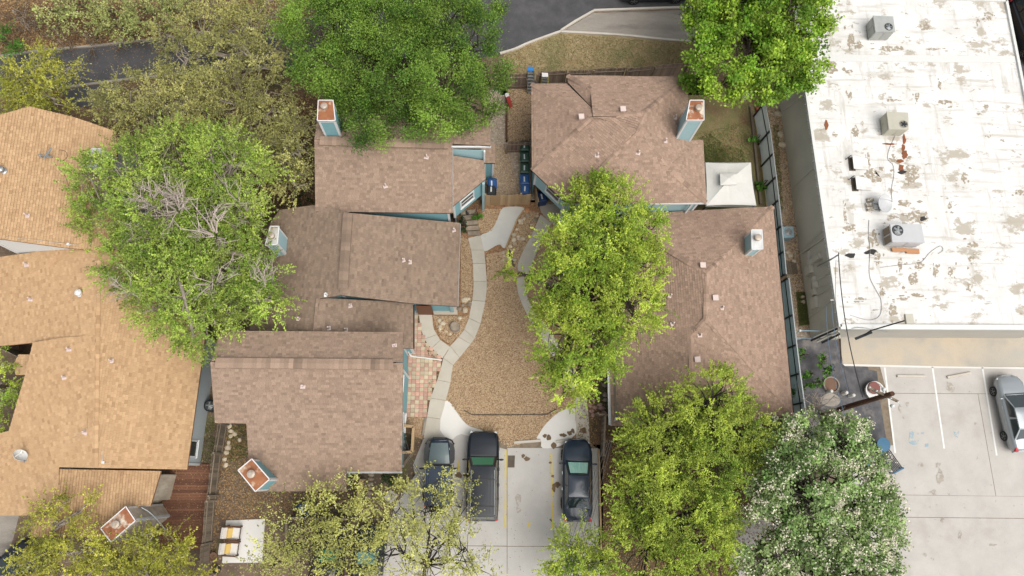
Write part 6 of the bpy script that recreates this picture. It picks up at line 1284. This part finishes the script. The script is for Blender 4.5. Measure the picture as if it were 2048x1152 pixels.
tree('live_oak_tree', 'yellow green oak at the bottom edge below the rusty tan chimney', [(250,1112,46),(330,1118,48),(215,1150,44),(372,1135,34),(298,1090,26),(290,1160,50),(360,1170,50)], (290,1130), 'elm', 'leaf_yolk', 3.8, dens=1.4, **ol)
tree('small_tree', 'small bright green tree at the left edge beside the tan roof', [(0,765,30),(8,800,28),(8,726,18),(-4,832,26),(36,786,12),(-12,700,20)], (5,780), 'elm', 'leaf_elm', 3.2, dens=1.1, **ol)
tree('small_tree', 'bright green small tree at the bottom edge right of centre', [(1155,1098,38),(1128,1122,34),(1185,1128,34),(1150,1150,40),(1195,1095,22)], (1155,1125), 'elm', 'leaf_elm', 3.6, dens=1.8, **ol)
# shrubs
def shrub(label, lobes, leafm, zc=.7, name='shrub', group=None, cat='shrub', **kw):
    d = dict(lsize=.1, crad=.26, per=44, cd=9, tr=.04, zvar=.15, zmin=.1, flat=.6, dens=1.0); d.update(kw)
    return tree(name, label, lobes, lobes[0][:2], 'elm' if 'twig' in kw else 'oak', leafm, zc, cat=cat, group=group, **d)
for (x, y, r), l in (((1598,713,16),'leafy green shrub touching the metal fence below the pipe gate'),((1640,722,16),'upper of two joined shrubs left of the blue wires'),((1655,744,15),'shrub partly covering the round soil planter'),((1629,767,13),'shrub left of the round soil planter'),((1597,778,20),'shrub at the foot of the metal fence near the flowering tree'),((1613,750,9),'smallest thin shrub on the pale strip of asphalt')):
    shrub(l, [(x, y, r*.7), (x-r*.4, y+r*.3, r*.5), (x+r*.4, y-r*.3, r*.5)], 'leaf_shrub', .8, lsize=.2, per=30, cd=12, group='shrubs along the metal fence')
for (x, y, r), l in (((1510,283,9),'spiky green plant beside painted blocks'),((1523,373,10),'spiky green plant beside the gazebo corner'),((953,433,8),'green plant at the stone steps')):
    shrub(l, [(x, y, r)], 'leaf_shrub', .5, name='garden_plant', cat='plant', lsize=.28, per=26, cd=14, crad=.22)
shrub('dark rounded bush below the east corner of the gabled house', [(778,953,15),(790,960,12),(768,962,12)], 'leaf_deep', .8, lsize=.1, per=60, cd=12)
shrub('low dark green plants at the wall foot by the stone steps', [(926,452,7),(930,462,6),(925,440,6)], 'leaf_deep', .4, lsize=.14)
ORD = ['leftmost', 'second from left', 'third from left', 'fourth from left', 'fifth from left', 'sixth from left', 'seventh from left', 'eighth from left', 'rightmost']
for i, (x, y, r) in enumerate(((110,28,40),(165,15,44),(228,32,46),(292,22,44),(250,62,30),(340,22,40))): shrub('pale green thin shrub on the slope above the street, '+ORD[[0,1,2,4,3,8][i]], [(x, y, r*.8), (x+r*.5, y+r*.3, r*.5), (x-r*.5, y-r*.2, r*.5)], 'leaf_pale', 1.8, crad=.5, per=64, cd=3.2, lsize=.13, group='thin shrubs on the slope', tr=.06, zvar=.5, twig=4)
for i, (x, y, r) in enumerate(((60,60,36),(120,75,34),(180,88,28),(250,88,26),(320,62,30),(40,40,34),(400,20,40),(470,30,30),(330,90,18))): shrub('brown twiggy bush on the slope above the street, '+ORD[[1,2,3,4,5,0,7,8,6][i]], [(x, y, r*.8), (x+r*.4, y-r*.3, r*.6)], 'leaf_brown', .7, crad=.4, per=36, cd=3.2, lsize=.1, group='brown bushes on the slope', tr=.04, zvar=.3, twig=5, barkm='grey_bark')
shrub('dark green bush at the far upper left edge', [(12,85,30),(5,60,24),(30,100,20)], 'leaf_shrub', 1.6, lsize=.14, crad=.4, per=40, cd=5)
shrub('dark green bush at left edge beside the white gable wall', [(2,540,18),(-8,565,20),(4,590,16)], 'leaf_shrub', 1.4, lsize=.12)
shrub('brown thicket below the olive oaks left of the top house', [(470,330,40),(560,300,40),(590,410,34),(430,290,36),(520,240,36),(600,260,30),(560,400,30)], 'leaf_brown', .7, crad=.45, per=34, cd=2.6, lsize=.1, tr=.04, zvar=.3, twig=5)
shrub('green patch of low bushes left of the top house wall', [(600,395,16),(612,405,12)], 'leaf_deep', .5, lsize=.1)
# ------------------------------------------------------------------ litter, grass and loose gravel (uncounted)
def litter(name, outline, n, m, l=(.05, .1), holes=(), z_=.03, flat=.35, attr='tone'):
    q = scatter(outline, n, 0, holes); P = np.c_[q, z_+rng.random(n)*.03]; V, Fq = blades(P, unit(rng.normal(size=(n, 3))*np.array([1, 1, .25])), unit(rng.normal(size=(n, 3))*flat+np.array([0, 0, 1.])), rng.uniform(*l, n), rng.uniform(*l, n)*.6)
    o = fast_mesh(name, V, Fq, m, {attr: rng.random(n)}); o['kind'] = 'stuff'
litter('leaf_litter', [(0,0),(620,0),(620,60),(310,78),(60,104),(0,112)], 9000, 'leaf_litter', (.08, .18)); litter('leaf_litter', [(420,200),(640,190),(640,410),(420,420)], 5000, 'leaf_litter', (.08, .16))
litter('leaf_litter', [(435,850),(500,850),(520,985),(700,985),(700,1040),(530,1040),(440,1040),(430,1140),(412,1140)], 5000, 'leaf_litter', (.06, .13)); litter('leaf_litter', [(330,930),(420,930),(402,1100),(316,1100)], 500, 'leaf_litter', (.05, .1), z_=.24)
litter('leaf_litter', [(1205,880),(1620,840),(1560,1150),(1205,1150)], 6000, 'leaf_litter', (.07, .14)); litter('leaf_litter', [(1380,170),(1510,170),(1520,320),(1415,320)], 1200, 'leaf_litter', (.05, .1)); litter('leaf_litter', [(1155,740),(1195,740),(1195,900),(1155,900)], 500, 'leaf_litter', (.06, .12), z_=.06)
litter('fallen_leaves', [(90,108),(310,85),(560,65),(560,125),(130,170)], 900, 'leaf_litter', (.05, .09)); litter('fallen_leaves', [(1012,896),(1196,896),(1200,1150),(800,1150),(860,900)], 260, 'leaf_litter', (.04, .08))
def grass(name, outline, n, m, h=(.06, .14), holes=()):
    q = scatter(outline, n, 0, holes); hh = rng.uniform(*h, n); P = np.c_[q, hh*.4]; V, Fq = blades(P, unit(rng.normal(size=(n, 3))*.6+np.array([0, 0, .7])), unit(rng.normal(size=(n, 3))), hh, .03+.03*rng.random(n))
    o = fast_mesh(name, V, Fq, m, {'tone': rng.random(n)}); o['kind'] = 'stuff'
grass('grass', [(1010,110),(1122,68),(1400,90),(1400,128),(1010,158)], 9000, 'grass_blade'); grass('grass', [(1385,270),(1500,240),(1512,330),(1412,325),(1408,285)], 1500, 'green_blade')
grass('grass', [(1400,275),(1420,268),(1450,290),(1485,300),(1490,325),(1412,325)], 2200, 'green_blade'); grass('grass', [(1400,290),(1440,292),(1460,315),(1440,325),(1410,325)], 1800, 'green_blade'); grass('grass', [(1592,585),(1614,585),(1618,650),(1598,652)], 2500, 'green_blade', (.1, .22)); grass('grass', [(1545,250),(1556,250),(1566,420),(1556,420)], 900, 'green_blade', (.08, .2)); grass('grass', [(412,845),(434,845),(425,925),(398,925)], 700, 'green_blade'); grass('grass', [(452,850),(492,850),(495,915),(455,925)], 1800, 'green_blade')
def pebbles(outline, n, r=(.02, .045), holes=(), z_=.01):
    q = scatter(outline, n, 0, holes); s = rng.uniform(*r, n); a = rng.random(n)*6.28; c, sn = np.cos(a), np.sin(a)
    base = np.array([(1,0,.1),(0,.8,.1),(-1,0,.1),(0,-.8,.1),(0,0,.75)]); V = np.zeros((n, 5, 3)); 
    V[:, :, 0] = q[:, 0:1]+(base[None, :, 0]*c[:, None]-base[None, :, 1]*sn[:, None])*s[:, None]; V[:, :, 1] = q[:, 1:2]+(base[None, :, 0]*sn[:, None]+base[None, :, 1]*c[:, None])*s[:, None]; V[:, :, 2] = z_+base[None, :, 2]*s[:, None]
    Fq = (np.arange(n)[:, None, None]*5+np.array([(0,1,4),(1,2,4),(2,3,4),(3,0,4)])[None]).reshape(-1, 3)
    o = fast_mesh('gravel', V.reshape(-1, 3), Fq, 'stone_piece', {'tone': np.repeat(np.clip(rng.beta(1.3, 1.6, n), 0, 1), 4)}); o['kind'] = 'stuff'
pebbles([(974,540),(1046,520),(1070,650),(1150,790),(1148,812),(1122,820),(1085,850),(1072,880),(1015,894),(966,858),(922,835),(895,800),(905,760),(960,672)], 26000, (.025, .055))
pebbles([(922,470),(938,480),(948,545),(942,605),(922,610)], 2600, (.025, .05)); pebbles([(1048,420),(1078,425),(1062,472),(1036,530),(1034,560),(975,560),(972,510),(1012,500)], 5200, (.03, .06)); pebbles([(968,418),(1004,418),(985,462),(962,466),(955,440)], 1400, (.03, .06)); pebbles([(866,632),(935,632),(925,660),(900,688),(882,676)], 2200, (.025, .05)); pebbles([(1016,168),(1062,168),(1062,283),(1016,283)], 4500, (.03, .06)); pebbles([(972,290),(1012,290),(1040,390),(972,390)], 2500, (.02, .05)); pebbles([(1530,220),(1570,220),(1618,660),(1596,660),(1565,430)], 3500, (.03, .08))
grass('weeds', [(846,690),(852,690),(876,722),(868,724)], 160, 'green_blade', (.08, .18)); grass('weeds', [(858,760),(868,760),(860,800),(852,800)], 180, 'green_blade', (.06, .14)); grass('weeds', [(1150,740),(1200,740),(1200,800),(1150,800)], 200, 'green_blade', (.06, .14)); grass('weeds', [(846,870),(850,836),(856,836),(850,872)], 90, 'green_blade', (.05, .1))
